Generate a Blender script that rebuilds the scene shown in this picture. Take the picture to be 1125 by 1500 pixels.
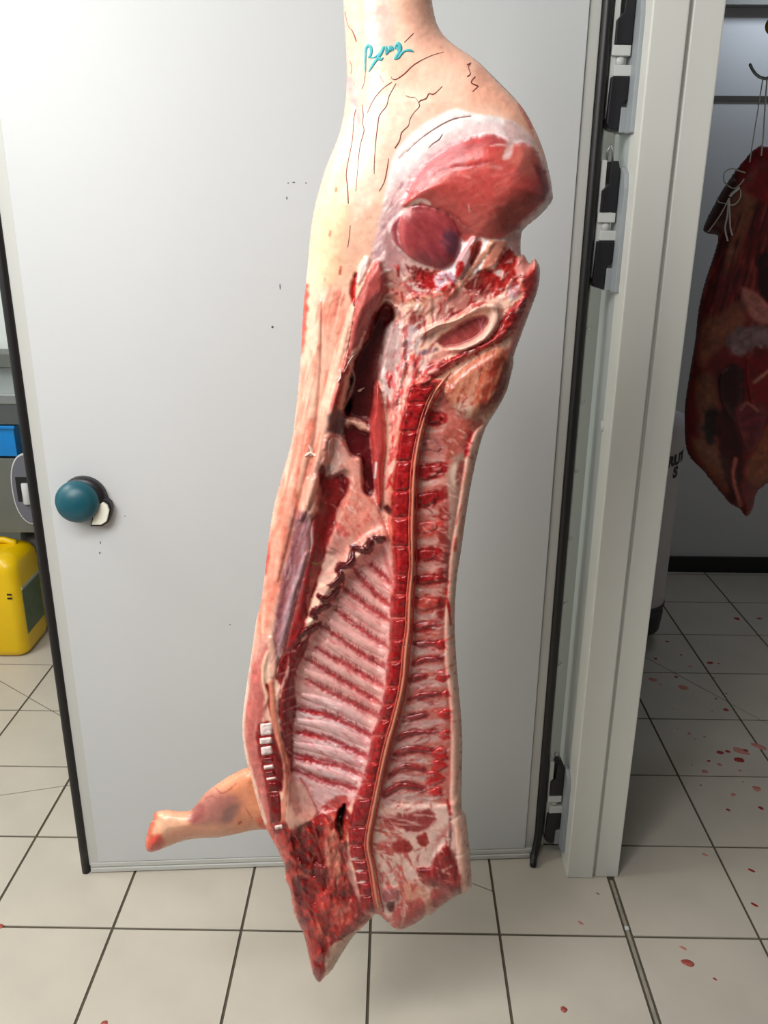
import bpy, bmesh, math
import numpy as np
from mathutils import Vector, Matrix

for o in list(bpy.data.objects): bpy.data.objects.remove(o)
scene = bpy.context.scene
col = scene.collection

# ---------------------------------------------------------------- camera
FOC, PITCH, YAW, ROLL, EYE = 1238.02, 0.34098733, -0.01147039, 0.00690425, 1.5756
def _basis():
    fw = np.array([math.sin(YAW)*math.cos(PITCH), math.cos(YAW)*math.cos(PITCH), -math.sin(PITCH)])
    r0 = np.array([math.cos(YAW), -math.sin(YAW), 0.0]); u0 = np.cross(r0, fw)
    return fw, math.cos(ROLL)*r0+math.sin(ROLL)*u0, -math.sin(ROLL)*r0+math.cos(ROLL)*u0
FW, RT, UP = _basis()
cam_data = bpy.data.cameras.new('camera'); cam = bpy.data.objects.new('camera', cam_data); col.objects.link(cam)
cam_data.sensor_fit = 'VERTICAL'; cam_data.sensor_height = 36.0; cam_data.lens = FOC/1500*36.0
cam_data.clip_start = 0.02; cam_data.clip_end = 60
cam.matrix_world = Matrix(((RT[0], UP[0], -FW[0], 0), (RT[1], UP[1], -FW[1], 0), (RT[2], UP[2], -FW[2], EYE), (0, 0, 0, 1)))
scene.camera = cam

# ---------------------------------------------------------------- world, lights, exposure
w = bpy.data.worlds.new('world'); scene.world = w; w.use_nodes = True
bg = w.node_tree.nodes['Background']; bg.inputs[0].default_value = (0.93, 0.97, 1.0, 1); bg.inputs[1].default_value = 0.085
def area(name, loc, size, power, colour, rot=(0, 0, 0)):
    l = bpy.data.lights.new(name, 'AREA'); l.shape = 'RECTANGLE'; l.size, l.size_y = size
    l.energy = power; l.color = colour
    o = bpy.data.objects.new(name, l); col.objects.link(o); o.location = loc; o.rotation_euler = rot
    return o
def aim(o, tgt):
    o.rotation_euler = (Vector(tgt)-o.location).to_track_quat('-Z', 'Y').to_euler()
KEY = area('window_light', (-1.25, -0.05, 2.32), (1.1, 0.9), 40, (1.0, 0.992, 0.975)); aim(KEY, (0.0, 1.3, 1.35))
FILL = area('fill_light', (-0.62, 0.25, 2.68), (1.3, 0.4), 27, (1.0, 0.992, 0.975))  # fill lamp, added to lift the floor, post and door
BACK = area('kitchen_light', (-2.05, 1.6, 2.62), (0.5, 1.0), 34, (1.0, 0.97, 0.92))
area('cold_room_light', (1.5, 3.42, 2.43), (0.6, 0.12), 2.8, (0.78, 0.88, 1.0))
scene.view_settings.view_transform = 'Standard'; scene.view_settings.look = 'None'
scene.view_settings.exposure = 0.0; scene.view_settings.gamma = 1.0
scene.view_settings.use_curve_mapping = False

# ---------------------------------------------------------------- helpers
def ray(x, y): return FW+(x-562.5)/FOC*RT-(y-750)/FOC*UP
def at(x, y, Y):
    d = ray(x, y); return Vector((d[0]*Y/d[1], Y, EYE+d[2]*Y/d[1]))
def gnd(x, y):
    d = ray(x, y); s = -EYE/d[2]; return Vector((d[0]*s, d[1]*s, 0))
def at_np(x, y, Y):
    d = FW[None]+((x-562.5)/FOC)[:, None]*RT[None]-((y-750)/FOC)[:, None]*UP[None]
    s = Y/d[:, 1]; P = d*s[:, None]; P[:, 2] += EYE; return P
def lin(c):
    a = np.asarray(c, float)/255.0 if np.max(c) > 1.001 else np.asarray(c, float)
    return np.where(a <= 0.04045, a/12.92, ((a+0.055)/1.055)**2.4)

def mat(name, c, rough=0.5, metal=0.0, noise=0.0, nscale=20.0, c2=None, bump=0.0, bscale=60.0, spec=0.5, coat=0.0, emit=None):
    m = bpy.data.materials.new(name); m.use_nodes = True
    nt = m.node_tree; b = nt.nodes['Principled BSDF']
    L = list(lin(c))+[1.0]
    b.inputs['Base Color'].default_value = L; b.inputs['Roughness'].default_value = rough; b.inputs['Metallic'].default_value = metal
    b.inputs['Specular IOR Level'].default_value = spec; b.inputs['Coat Weight'].default_value = coat
    tc = nt.nodes.new('ShaderNodeTexCoord')
    if noise > 0:
        n = nt.nodes.new('ShaderNodeTexNoise'); n.inputs['Scale'].default_value = nscale; n.inputs['Detail'].default_value = 5
        nt.links.new(tc.outputs['Object'], n.inputs['Vector'])
        r = nt.nodes.new('ShaderNodeValToRGB'); r.color_ramp.elements[0].position = 0.3; r.color_ramp.elements[1].position = 0.75
        cc = list(lin(c2))+[1.0] if c2 is not None else [x*(1-noise) for x in L[:3]]+[1]
        r.color_ramp.elements[0].color = L; r.color_ramp.elements[1].color = [L[k]*(1-noise)+cc[k]*noise if c2 is not None else cc[k] for k in range(3)]+[1]
        nt.links.new(n.outputs['Fac'], r.inputs['Fac']); nt.links.new(r.outputs['Color'], b.inputs['Base Color'])
    if bump > 0:
        n2 = nt.nodes.new('ShaderNodeTexNoise'); n2.inputs['Scale'].default_value = bscale; n2.inputs['Detail'].default_value = 3
        nt.links.new(tc.outputs['Object'], n2.inputs['Vector'])
        bp = nt.nodes.new('ShaderNodeBump'); bp.inputs['Strength'].default_value = bump; bp.inputs['Distance'].default_value = 0.002
        nt.links.new(n2.outputs['Fac'], bp.inputs['Height']); nt.links.new(bp.outputs['Normal'], b.inputs['Normal'])
    return m

def paint_mat(name, rough=0.38, spec=0.5, bump=0.25, bscale=220.0):
    m = bpy.data.materials.new(name); m.use_nodes = True
    nt = m.node_tree; b = nt.nodes['Principled BSDF']
    a = nt.nodes.new('ShaderNodeAttribute'); a.attribute_name = 'Col'
    tc = nt.nodes.new('ShaderNodeTexCoord')
    n = nt.nodes.new('ShaderNodeTexNoise'); n.inputs['Scale'].default_value = 90; n.inputs['Detail'].default_value = 4
    nt.links.new(tc.outputs['Object'], n.inputs['Vector'])
    mr = nt.nodes.new('ShaderNodeMapRange'); mr.inputs['From Min'].default_value = 0.3; mr.inputs['From Max'].default_value = 0.7
    mr.inputs['To Min'].default_value = 0.93; mr.inputs['To Max'].default_value = 1.05
    nt.links.new(n.outputs['Fac'], mr.inputs['Value'])
    mx = nt.nodes.new('ShaderNodeVectorMath'); mx.operation = 'SCALE'
    nt.links.new(a.outputs['Color'], mx.inputs[0]); nt.links.new(mr.outputs['Result'], mx.inputs['Scale'])
    nt.links.new(mx.outputs['Vector'], b.inputs['Base Color'])
    rr = nt.nodes.new('ShaderNodeMapRange'); rr.inputs['From Min'].default_value = 0.3; rr.inputs['From Max'].default_value = 0.7
    rr.inputs['To Min'].default_value = rough*0.75; rr.inputs['To Max'].default_value = rough*1.35
    nt.links.new(n.outputs['Fac'], rr.inputs['Value']); nt.links.new(rr.outputs['Result'], b.inputs['Roughness'])
    b.inputs['Specular IOR Level'].default_value = spec
    n2 = nt.nodes.new('ShaderNodeTexNoise'); n2.inputs['Scale'].default_value = bscale; n2.inputs['Detail'].default_value = 3
    nt.links.new(tc.outputs['Object'], n2.inputs['Vector'])
    bp = nt.nodes.new('ShaderNodeBump'); bp.inputs['Strength'].default_value = bump; bp.inputs['Distance'].default_value = 0.0015
    nt.links.new(n2.outputs['Fac'], bp.inputs['Height']); nt.links.new(bp.outputs['Normal'], b.inputs['Normal'])
    return m

def put(name, me, parent=None, m=None, smooth=False):
    o = bpy.data.objects.new(name, me); col.objects.link(o)
    if m is not None: me.materials.append(m)
    if smooth and len(me.polygons): me.polygons.foreach_set('use_smooth', np.ones(len(me.polygons), bool))
    if parent is not None: o.parent = parent
    return o
def empty(name, loc=(0, 0, 0)):
    o = bpy.data.objects.new(name, None); col.objects.link(o); o.location = loc; o.empty_display_size = 0.05; return o
def tag(o, label=None, cat=None, group=None, kind=None):
    if label: o['label'] = label
    if cat: o['category'] = cat
    if group: o['group'] = group
    if kind: o['kind'] = kind
    return o

class MB:
    """collects simple shapes into one mesh"""
    def __init__(s): s.bm = bmesh.new()
    def box(s, x0, x1, y0, y1, z0, z1, bev=0.0, mtx=None):
        b2 = bmesh.new(); bmesh.ops.create_cube(b2, size=1.0)
        for v in b2.verts: v.co = Vector(((x0+x1)/2+v.co.x*(x1-x0), (y0+y1)/2+v.co.y*(y1-y0), (z0+z1)/2+v.co.z*(z1-z0)))
        if bev > 0: bmesh.ops.bevel(b2, geom=list(b2.edges), offset=bev, segments=2, affect='EDGES', profile=0.6)
        return s.merge(b2, mtx)
    def merge(s, b2, mtx=None):
        if mtx is not None: bmesh.ops.transform(b2, matrix=mtx, verts=b2.verts)
        t = bpy.data.meshes.new('t'); b2.to_mesh(t); b2.free(); s.bm.from_mesh(t); bpy.data.meshes.remove(t); return s
    def tube(s, pts, r, n=10, cap=True):
        pts = [Vector(p) for p in pts]; rr = r if isinstance(r, (list, tuple)) else [r]*len(pts)
        rings = []; up = None
        for i, p in enumerate(pts):
            t = (pts[min(i+1, len(pts)-1)]-pts[max(i-1, 0)]).normalized()
            if up is None: up = t.orthogonal().normalized()
            a = (up-t*up.dot(t)).normalized(); b = t.cross(a); up = a
            rings.append([s.bm.verts.new(p+rr[i]*(math.cos(2*math.pi*k/n)*a+math.sin(2*math.pi*k/n)*b)) for k in range(n)])
        for A, B in zip(rings[:-1], rings[1:]):
            for k in range(n): s.bm.faces.new((A[k], A[(k+1) % n], B[(k+1) % n], B[k]))
        if cap: s.bm.faces.new(rings[0][::-1]); s.bm.faces.new(rings[-1])
        return s
    def lathe(s, prof, origin=(0, 0, 0), axis=None, n=32):
        """prof: list of (r, h) along axis"""
        q = Matrix.Identity(3) if axis is None else Vector((0, 0, 1)).rotation_difference(Vector(axis)).to_matrix()
        o = Vector(origin); rings = []
        for r, h in prof:
            rings.append([s.bm.verts.new(o+q@Vector((r*math.cos(2*math.pi*k/n), r*math.sin(2*math.pi*k/n), h))) for k in range(n)])
        for A, B in zip(rings[:-1], rings[1:]):
            for k in range(n): s.bm.faces.new((A[k], A[(k+1) % n], B[(k+1) % n], B[k]))
        s.bm.faces.new(rings[0][::-1]); s.bm.faces.new(rings[-1]); return s
    def prism(s, poly, z0, z1, mtx=None, bev=0.0):
        b2 = bmesh.new()
        a = [b2.verts.new((p[0], p[1], z0)) for p in poly]; b = [b2.verts.new((p[0], p[1], z1)) for p in poly]; n = len(poly)
        b2.faces.new(a[::-1]); b2.faces.new(b)
        for k in range(n): b2.faces.new((a[k], a[(k+1) % n], b[(k+1) % n], b[k]))
        bmesh.ops.recalc_face_normals(b2, faces=b2.faces)
        if bev > 0: bmesh.ops.bevel(b2, geom=list(b2.edges), offset=bev, segments=2, affect='EDGES', profile=0.6)
        return s.merge(b2, mtx)
    def mesh(s, name):
        bmesh.ops.recalc_face_normals(s.bm, faces=s.bm.faces)
        me = bpy.data.meshes.new(name); s.bm.to_mesh(me); s.bm.free(); return me
    def build(s, name, m, parent=None, smooth=False): 
        o = put(name, s.mesh(name), parent, m, smooth)
        return o
def local(parent, o):
    """keep world placement of a mesh written in world coordinates under a parent that has a transform"""
    o.matrix_parent_inverse = parent.matrix_basis.inverted(); return o

def smooth_pts(P, n=4, closed=False):
    P = np.asarray(P, float); N = len(P); out = []
    rng = range(N if closed else N-1)
    for i in rng:
        if closed: a, b, c, d = P[(i-1) % N], P[i], P[(i+1) % N], P[(i+2) % N]
        else: a, b, c, d = P[max(i-1, 0)], P[i], P[i+1], P[min(i+2, N-1)]
        for k in range(n):
            t = k/n; out.append(0.5*((2*b)+(-a+c)*t+(2*a-5*b+4*c-d)*t*t+(-a+3*b-3*c+d)*t**3))
    if not closed: out.append(P[-1])
    return np.array(out)

# ---------------------------------------------------------------- canvas: a painted relief sheet for the meat
RNG = np.random.RandomState(7)
def vnoise(U, V, s, seed, ang=0.0, aspect=1.0):
    r = np.random.RandomState(seed); G = r.rand(128, 128)
    c, sn = math.cos(ang), math.sin(ang)
    a = (U*c+V*sn)/(s*aspect)+31.7; b = (-U*sn+V*c)/s+57.3
    i = np.floor(a).astype(int); j = np.floor(b).astype(int); fa = a-i; fb = b-j
    fa = fa*fa*(3-2*fa); fb = fb*fb*(3-2*fb)
    g = lambda x, y: G[x % 128, y % 128]
    return (g(i, j)*(1-fa)+g(i+1, j)*fa)*(1-fb)+(g(i, j+1)*(1-fa)+g(i+1, j+1)*fa)*fb
def fbm(U, V, s, seed, ang=0.0, aspect=1.0, oct=3):
    t = 0; a = 1; n = 0
    for k in range(oct): t = t+a*vnoise(U, V, s/2**k, seed+k*17, ang, aspect); n += a; a *= 0.55
    return t/n-0.5
def sdf(P, X, Y, far=90.0):
    """signed distance to a polygon on a regular grid, capped at 'far'; also the nearest outline point"""
    P = np.asarray(P, float); n = len(P)
    best = np.full(X.shape, far*far); nx = X.copy().astype(float); ny = Y.copy().astype(float); ins = np.zeros(X.shape, bool)
    gx = X[0]; gy = Y[:, 0]
    for k in range(n):
        ax, ay = P[k]; bx, by = P[(k+1) % n]; ex, ey = bx-ax, by-ay
        i0, i1 = np.searchsorted(gx, min(ax, bx)-far), np.searchsorted(gx, max(ax, bx)+far)
        j0, j1 = np.searchsorted(gy, min(ay, by)-far), np.searchsorted(gy, max(ay, by)+far)
        if i1 > i0 and j1 > j0:
            q = (slice(j0, j1), slice(i0, i1)); xx = gx[i0:i1][None]; yy = gy[j0:j1][:, None]
            l2 = ex*ex+ey*ey+1e-12; t = np.clip(((xx-ax)*ex+(yy-ay)*ey)/l2, 0, 1)
            qx = ax+t*ex; qy = ay+t*ey; d = (xx-qx)**2+(yy-qy)**2
            mk = d < best[q]; best[q][mk] = d[mk]; nx[q][mk] = qx[mk]; ny[q][mk] = qy[mk]
        if ey != 0:
            j0, j1 = np.searchsorted(gy, min(ay, by)), np.searchsorted(gy, max(ay, by))
            if j1 > j0:
                xi = ax+(gy[j0:j1]-ay)*ex/ey; ins[j0:j1] ^= gx[None] < xi[:, None]
    d = np.sqrt(best); return np.where(ins, -d, d), nx, ny
def dline(P, W, X, Y):
    """distance to a polyline minus its half width"""
    best = np.full(X.shape, 1e18)
    for k in range(len(P)-1):
        ax, ay = P[k]; bx, by = P[k+1]; ex, ey = bx-ax, by-ay; l2 = ex*ex+ey*ey+1e-12
        t = np.clip(((X-ax)*ex+(Y-ay)*ey)/l2, 0, 1)
        d = np.hypot(X-ax-t*ex, Y-ay-t*ey)-(W[k]*(1-t)+W[k+1]*t)/2
        best = np.minimum(best, d)
    return best
def prof(x): x = np.clip(x, 0, 1); return np.sqrt(np.clip(1-(1-x)**2, 0, 1))

def prof2(x): x = np.clip(x, 0, 1); return x*(2-x)

class Canvas:
    def __init__(s, u0, v0, u1, v1, base, Y0, scale=1.0, seed=1):
        s.u0, s.v0 = u0, v0; s.W, s.H = int((u1-u0)/scale)+1, int((v1-v0)/scale)+1; s.sc = scale
        s.U, s.V = np.meshgrid(u0+np.arange(s.W)*scale, v0+np.arange(s.H)*scale)
        s.C = np.ones((s.H, s.W, 3))*np.asarray(base, float)/255.0; s.Z = np.zeros((s.H, s.W)); s.Y0 = Y0
        s.N = {k: fbm(s.U, s.V, k, seed*100+k)*2 for k in (3, 7, 18, 45)}
    def sl(s, P, pad):
        P = np.asarray(P); a = np.floor((P.min(0)-pad-np.array([s.u0, s.v0]))/s.sc).astype(int); b = np.ceil((P.max(0)+pad-np.array([s.u0, s.v0]))/s.sc).astype(int)+1
        a = np.maximum(a, 0); return slice(a[1], max(min(b[1], s.H), a[1])), slice(a[0], max(min(b[0], s.W), a[0]))
    def _apply(s, q, d, c, soft, wob, ws, alpha, dz, zsoft, dome, rim, jit):
        if d.size == 0: return
        dd = d+(s.N[ws][q]*wob if wob else 0)
        m = np.clip(0.5-dd/(2*soft), 0, 1); m = m*m*(3-2*m)*alpha
        if c is not None:
            cc = np.asarray(c, float)/255.0*np.ones(d.shape+(3,))
            if jit: cc = cc*(1+jit*s.N[7][q][..., None])
            s.C[q] = s.C[q]*(1-m[..., None])+cc*m[..., None]
        if dz: z = np.clip(0.5-dd/(2*zsoft), 0, 1); s.Z[q] += dz*z*z*(3-2*z)
        if dome: s.Z[q] += dome*prof(-d/rim)
    def fill(s, P, c, soft=2.0, wob=0, ws=7, alpha=1.0, dz=0, zsoft=4.0, dome=0, rim=20.0, sm=True, jit=0.08):
        P = smooth_pts(P, 4, True) if sm else np.asarray(P, float)
        q = s.sl(P, max(soft, zsoft)+wob*1.2+2); X, Y = s.U[q], s.V[q]
        if X.size == 0: return
        d, _, _ = sdf(P, X, Y); s._apply(q, d, c, soft, wob, ws, alpha, dz, zsoft, dome, rim, jit)
    def line(s, P, wd, c, soft=1.2, wob=0, ws=7, alpha=1.0, dz=0, zsoft=3.0, dome=0, jit=0.08, sm=True):
        n0 = len(P); P2 = smooth_pts(P, 4) if sm else np.asarray(P, float)
        wl = np.interp(np.linspace(0, 1, len(P2)), np.linspace(0, 1, len(wd)), wd) if isinstance(wd, (list, tuple)) else np.full(len(P2), float(wd))
        mw = wl.max(); q = s.sl(P2, mw/2+max(soft, zsoft)+wob*1.2+2); X, Y = s.U[q], s.V[q]
        if X.size == 0: return
        d = dline(P2, wl, X, Y); s._apply(q, d, c, soft, wob, ws, alpha, dz, zsoft, dome, mw/2, jit)
    def grain(s, P, c, ang, size=3.0, aspect=8.0, amt=0.6, thr=0.05, seed=3, soft=4.0, dz=0.0):
        """streaky fibres along an angle (radians) inside a region"""
        P = smooth_pts(P, 4, True); q = s.sl(P, soft+2); X, Y = s.U[q], s.V[q]
        if X.size == 0: return
        d, _, _ = sdf(P, X, Y); m = np.clip(0.5-d/(2*soft), 0, 1)
        n = fbm(X, Y, size, seed, ang, aspect)*2; k = np.clip((n-thr)/0.35, 0, 1)*m*amt
        s.C[q] = s.C[q]*(1-k[..., None])+np.asarray(c, float)/255.0*k[..., None]
        if dz: s.Z[q] += dz*k
    def mess(s, P, pal, n, ln=(6, 14), wd=(1.2, 3.2), ang=None, spread=0.6, seed=1, dz=0.0015, al=(0.38, 0.85), curl=0.35, soft=1.5):
        """short wet fibres, scraps and strands scattered in a region"""
        r = np.random.RandomState(seed); P = smooth_pts(P, 3, True); lo, hi = P.min(0), P.max(0); k = 0; tries = 0
        while k < n and tries < n*12:
            tries += 1; c = lo+(hi-lo)*r.rand(2); x0, y0 = P[:, 0], P[:, 1]; x1, y1 = np.roll(x0, -1), np.roll(y0, -1)
            cr = ((y0 > c[1]) != (y1 > c[1])); inside = (cr & (c[0] < x0+(c[1]-y0)*(x1-x0)/np.where(y1 == y0, 1e-9, y1-y0))).sum() % 2
            if not inside: continue
            k += 1; a = (r.rand()*math.pi if ang is None else ang+r.uniform(-spread, spread)); L = r.uniform(*ln)/2; w_ = r.uniform(*wd)
            t = np.array([math.cos(a), math.sin(a)]); nn = np.array([-t[1], t[0]]); b = r.uniform(-curl, curl)*L
            s.line([tuple(c-t*L), tuple(c+nn*b), tuple(c+t*L)], [w_*.3, w_, w_*.3], pal[r.randint(len(pal))], soft, 1.2, 3, r.uniform(*al), dz=dz*.5*r.uniform(-.4, 1), zsoft=2.2)
    def mask(s, A, P, val, soft=4.0):
        P = smooth_pts(P, 4, True); q = s.sl(P, soft+2); d, _, _ = sdf(P, s.U[q], s.V[q]); m = np.clip(.5-d/(2*soft), 0, 1); A[q] = A[q]*(1-m)+val*m
    def samp(s, A, u, v):
        x = np.clip((u-s.u0)/s.sc, 0, s.W-1.001); y = np.clip((v-s.v0)/s.sc, 0, s.H-1.001)
        i = x.astype(int); j = y.astype(int); fx = x-i; fy = y-j
        if A.ndim == 3: fx = fx[:, None]; fy = fy[:, None]
        return (A[j, i]*(1-fx)+A[j, i+1]*fx)*(1-fy)+(A[j+1, i]*(1-fx)+A[j+1, i+1]*fx)*fy
    def colour_attr(s, me, C):
        at_ = me.color_attributes.new('Col', 'FLOAT_COLOR', 'POINT')
        a = np.ones((len(C), 4), np.float32); a[:, :3] = lin(np.clip(C, 0, 1))**1.08*ALB; at_.data.foreach_set('color', a.ravel())
    def mesh(s, name, P, m, parent=None, step=1.6, lift=0.0, bump=0.0, rim=8.0, back=None, backrim=60.0, sink=0.0012, sm=True, Yadd=0.0):
        """turn the part of the sheet inside outline P into a mesh; back: thickness function gives a closed solid"""
        P = smooth_pts(P, 3, True) if sm else np.asarray(P, float)
        lo = P.min(0)-step*1.5; hi = P.max(0)+step*1.5
        gu = np.arange(lo[0], hi[0]+step, step); gv = np.arange(lo[1], hi[1]+step, step)
        X, Y = np.meshgrid(gu, gv); d, nx, ny = sdf(P, X, Y); nv, nu = X.shape
        okv = d < 0.55*step
        cell = okv[:-1, :-1] & okv[:-1, 1:] & okv[1:, :-1] & okv[1:, 1:]
        snap = okv & (d > -0.45*step); X = np.where(snap, nx, X); Y = np.where(snap, ny, Y); d = np.where(snap, 0, np.minimum(d, 0))
        J, I = np.nonzero(cell)
        if len(J) == 0: return None
        idx = np.arange(nv*nu).reshape(nv, nu)
        F = np.stack([idx[J, I], idx[J+1, I], idx[J+1, I+1], idx[J, I+1]], 1)
        used = np.unique(F); rem = np.full(nv*nu, -1); rem[used] = np.arange(len(used)); F = rem[F]
        u = X.ravel()[used]; v = Y.ravel()[used]; dd = -d.ravel()[used]
        z = s.samp(s.Z, u, v); C = s.samp(s.C, u, v)
        if back is None: z = z-sink+(lift+sink)*np.clip(dd/3.0, 0, 1)+bump*prof2(dd/rim)
        V1 = at_np(u, v, s.Y0+Yadd-z)
        if back is not None:
            # cells' border vertices are shared, the others get a twin on the skin side
            E = np.concatenate([F[:, [0, 1]], F[:, [1, 2]], F[:, [2, 3]], F[:, [3, 0]]]); Es = np.sort(E, 1)
            key = Es[:, 0]*10**7+Es[:, 1]; uq, ct = np.unique(key, return_counts=True); be = uq[ct == 1]
            bv = np.zeros(len(u), bool); bv[be//10**7] = True; bv[be % 10**7] = True
            twin = np.arange(len(u)); inner = np.nonzero(~bv)[0]; twin[inner] = len(u)+np.arange(len(inner))
            T = back(v[inner])*prof(dd[inner]/backrim)
            V2 = at_np(u[inner], v[inner], s.Y0+Yadd+T+0.002)
            V1 = np.concatenate([V1, V2]); C = np.concatenate([C, C[inner]*0+s.skin]); F = np.concatenate([F, twin[F][:, ::-1]])
        me = bpy.data.meshes.new(name)
        me.vertices.add(len(V1)); me.vertices.foreach_set('co', V1.astype(np.float32).ravel())
        me.loops.add(F.size); me.loops.foreach_set('vertex_index', F.astype(np.int32).ravel())
        me.polygons.add(len(F)); me.polygons.foreach_set('loop_start', (np.arange(len(F))*4).astype(np.int32))
        try: me.polygons.foreach_set('loop_total', np.full(len(F), 4, np.int32))
        except Exception: pass
        me.update(calc_edges=True); me.validate()
        s.colour_attr(me, C)
        o = put(name, me, parent, m, True)
        return o
    def ribbon(s, name, P, wd, m, parent=None, lift=0.0006, n=3, c=None, Yadd=0.0, hump=0.5):
        """a thin rounded cord lying on the relief"""
        P = smooth_pts(P, n); wl = np.interp(np.linspace(0, 1, len(P)), np.linspace(0, 1, len(wd)), wd) if isinstance(wd, (list, tuple)) else np.full(len(P), float(wd))
        T = np.gradient(P, axis=0); T /= np.linalg.norm(T, axis=1)[:, None]+1e-9; Nn = np.stack([-T[:, 1], T[:, 0]], 1)
        ks = [-0.5, -0.3, 0, 0.3, 0.5]; px = 0.00115; rows = []
        for k in ks:
            q = P+Nn*(wl*k)[:, None]; z = s.samp(s.Z, q[:, 0], q[:, 1])+lift+hump*px*wl*(math.sqrt(max(0.25-k*k, 0)))-(0.0015 if abs(k) == 0.5 else 0)
            rows.append(at_np(q[:, 0], q[:, 1], s.Y0+Yadd-z))
        L = len(P); V = np.concatenate(rows); F = []
        for a in range(len(ks)-1):
            for i in range(L-1): F.append((a*L+i, a*L+i+1, (a+1)*L+i+1, (a+1)*L+i))
        me = bpy.data.meshes.new(name); me.from_pydata(V.tolist(), [], F); me.update()
        if c is not None: s.colour_attr(me, np.ones((len(V), 3))*np.asarray(c, float)/255.0)
        return put(name, me, parent, m, True)
def strip(P, wd):
    """outline of a band around a polyline"""
    P = smooth_pts(P, 4); wl = np.interp(np.linspace(0, 1, len(P)), np.linspace(0, 1, len(wd)), wd) if isinstance(wd, (list, tuple)) else np.full(len(P), float(wd))
    T = np.gradient(P, axis=0); T /= np.linalg.norm(T, axis=1)[:, None]+1e-9; Nn = np.stack([-T[:, 1], T[:, 0]], 1)
    return np.concatenate([P+Nn*wl[:, None]/2, (P-Nn*wl[:, None]/2)[::-1]])
ALB = 0.98

# ================================================================ SETTING
TILE, OX, OY = 0.3, -2.14149*0.3, 5.07332*0.3
M_tile = mat('ceramic_tile', (187, 179, 166), 0.42, noise=0.12, nscale=6, bump=0.05, bscale=40)
M_grout = mat('grout', (82, 74, 60), 0.9, noise=0.3, nscale=30)
M_white = mat('white_panel', (198, 200, 201), 0.45, noise=0.03, nscale=3)
M_cream = mat('cream_aluminium', (192, 193, 188), 0.4, noise=0.04, nscale=5)
M_post = mat('cream_frame_paint', (218, 218, 211), 0.4, noise=0.04, nscale=4)
M_postside = mat('pale_frame_side', (200, 206, 204), 0.45)
M_black = mat('black_rubber', (14, 13, 14), 0.45)
M_blackp = mat('black_plastic', (20, 18, 24), 0.4)
M_grey = mat('grey_plastic', (150, 156, 160), 0.45)
M_lgrey = mat('light_grey_plastic', (196, 198, 196), 0.45)
M_steel = mat('brushed_steel', (165, 168, 170), 0.32, metal=0.9, noise=0.15, nscale=8)
M_wall = mat('cold_room_panel', (205, 205, 206), 0.35, noise=0.04, nscale=3)
M_blood = mat('blood', (132, 18, 18), 0.35, noise=0.4, nscale=80, c2=(170, 60, 50))
M_bloodp = mat('thin_blood', (176, 104, 92), 0.45, noise=0.5, nscale=60, c2=(190, 150, 135))
M_scrap = mat('meat_scrap', (130, 40, 34), 0.5, noise=0.6, nscale=150, c2=(190, 110, 92))

M_strip = mat('joint_strip', (150, 144, 130), 0.6, noise=0.3, nscale=40)
# floor: recessed grout bed plus every tile as its own piece
fl = MB().box(-2.6, 2.4, -0.4, 4.3, -0.06, -0.003).build('floor', M_grout); tag(fl, kind='structure')
CUTS = [((-1.95, 3.01), (-1.06, 2.37)), ((-1.6, 1.855), (-0.9, 2.045)), ((-0.10, 1.84), (0.256, 1.654)), ((0.72, 3.20), (1.30, 2.305))]
def clip(poly, a, n, off):
    out = []
    for i in range(len(poly)):
        p, q = poly[i], poly[(i+1) % len(poly)]
        dp = (p[0]-a[0])*n[0]+(p[1]-a[1])*n[1]-off; dq = (q[0]-a[0])*n[0]+(q[1]-a[1])*n[1]-off
        if dp >= 0: out.append(p)
        if (dp >= 0) != (dq >= 0): t = dp/(dp-dq); out.append((p[0]+t*(q[0]-p[0]), p[1]+t*(q[1]-p[1])))
    return out
G = 0.0032
_share = {}
for i in range(-6, 10):
    for j in range(-6, 9):
        x0, x1, y0, y1 = OX+i*TILE, OX+(i+1)*TILE, OY+j*TILE, OY+(j+1)*TILE
        if x0 < -2.6 or x1 > 2.4 or y0 < -0.4 or y1 > 4.3: continue
        gl = gr = G
        if j <= 0 and i == 4: gl = 0.0095
        if j <= 0 and i == 3: gr = 0.0095
        poly = [(x0+gl, y0+G), (x1-gr, y0+G), (x1-gr, y1-G), (x0+gl, y1-G)]
        pcs = [poly]
        for a, b in CUTS:
            dx, dy = b[0]-a[0], b[1]-a[1]; l = math.hypot(dx, dy); n = (-dy/l, dx/l)
            # segment midpoint samples inside tile?
            if not any(x0+0.01 < a[0]+dx*t < x1-0.01 and y0+0.01 < a[1]+dy*t < y1-0.01 for t in np.linspace(0, 1, 120)): continue
            npcs = []
            for p in pcs:
                for sgn in (1, -1):
                    c = clip(p, a, (n[0]*sgn, n[1]*sgn), 0.0018)
                    if len(c) >= 3: npcs.append(c)
            pcs = npcs
        for p in pcs:
            regular = len(pcs) == 1 and gl == gr == G
            if regular and 'm' in _share: me = _share['m']; o = bpy.data.objects.new('floor_tile', me); col.objects.link(o); o.parent = fl
            else:
                c = (x0, y0); mb = MB(); mb.prism([(q[0]-c[0], q[1]-c[1]) for q in p], -0.006, 0.0, bev=0.0008)
                o = mb.build('floor_tile', M_tile, fl)
                if regular: _share['m'] = o.data
            o.location = (x0, y0, ((i*7+j*13) % 5-2)*0.00012)
xs = OX+4*TILE
MB().box(xs-0.0035, xs+0.0035, -0.3, 1.698, -0.006, -0.0012).build('expansion_strip', M_strip, fl)
MB().box(xs-0.0045, xs+0.0045, OY+0.020, OY+0.030, -0.004, 0.0008, 0.001).build('joint_filler', M_white, fl)

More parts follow.
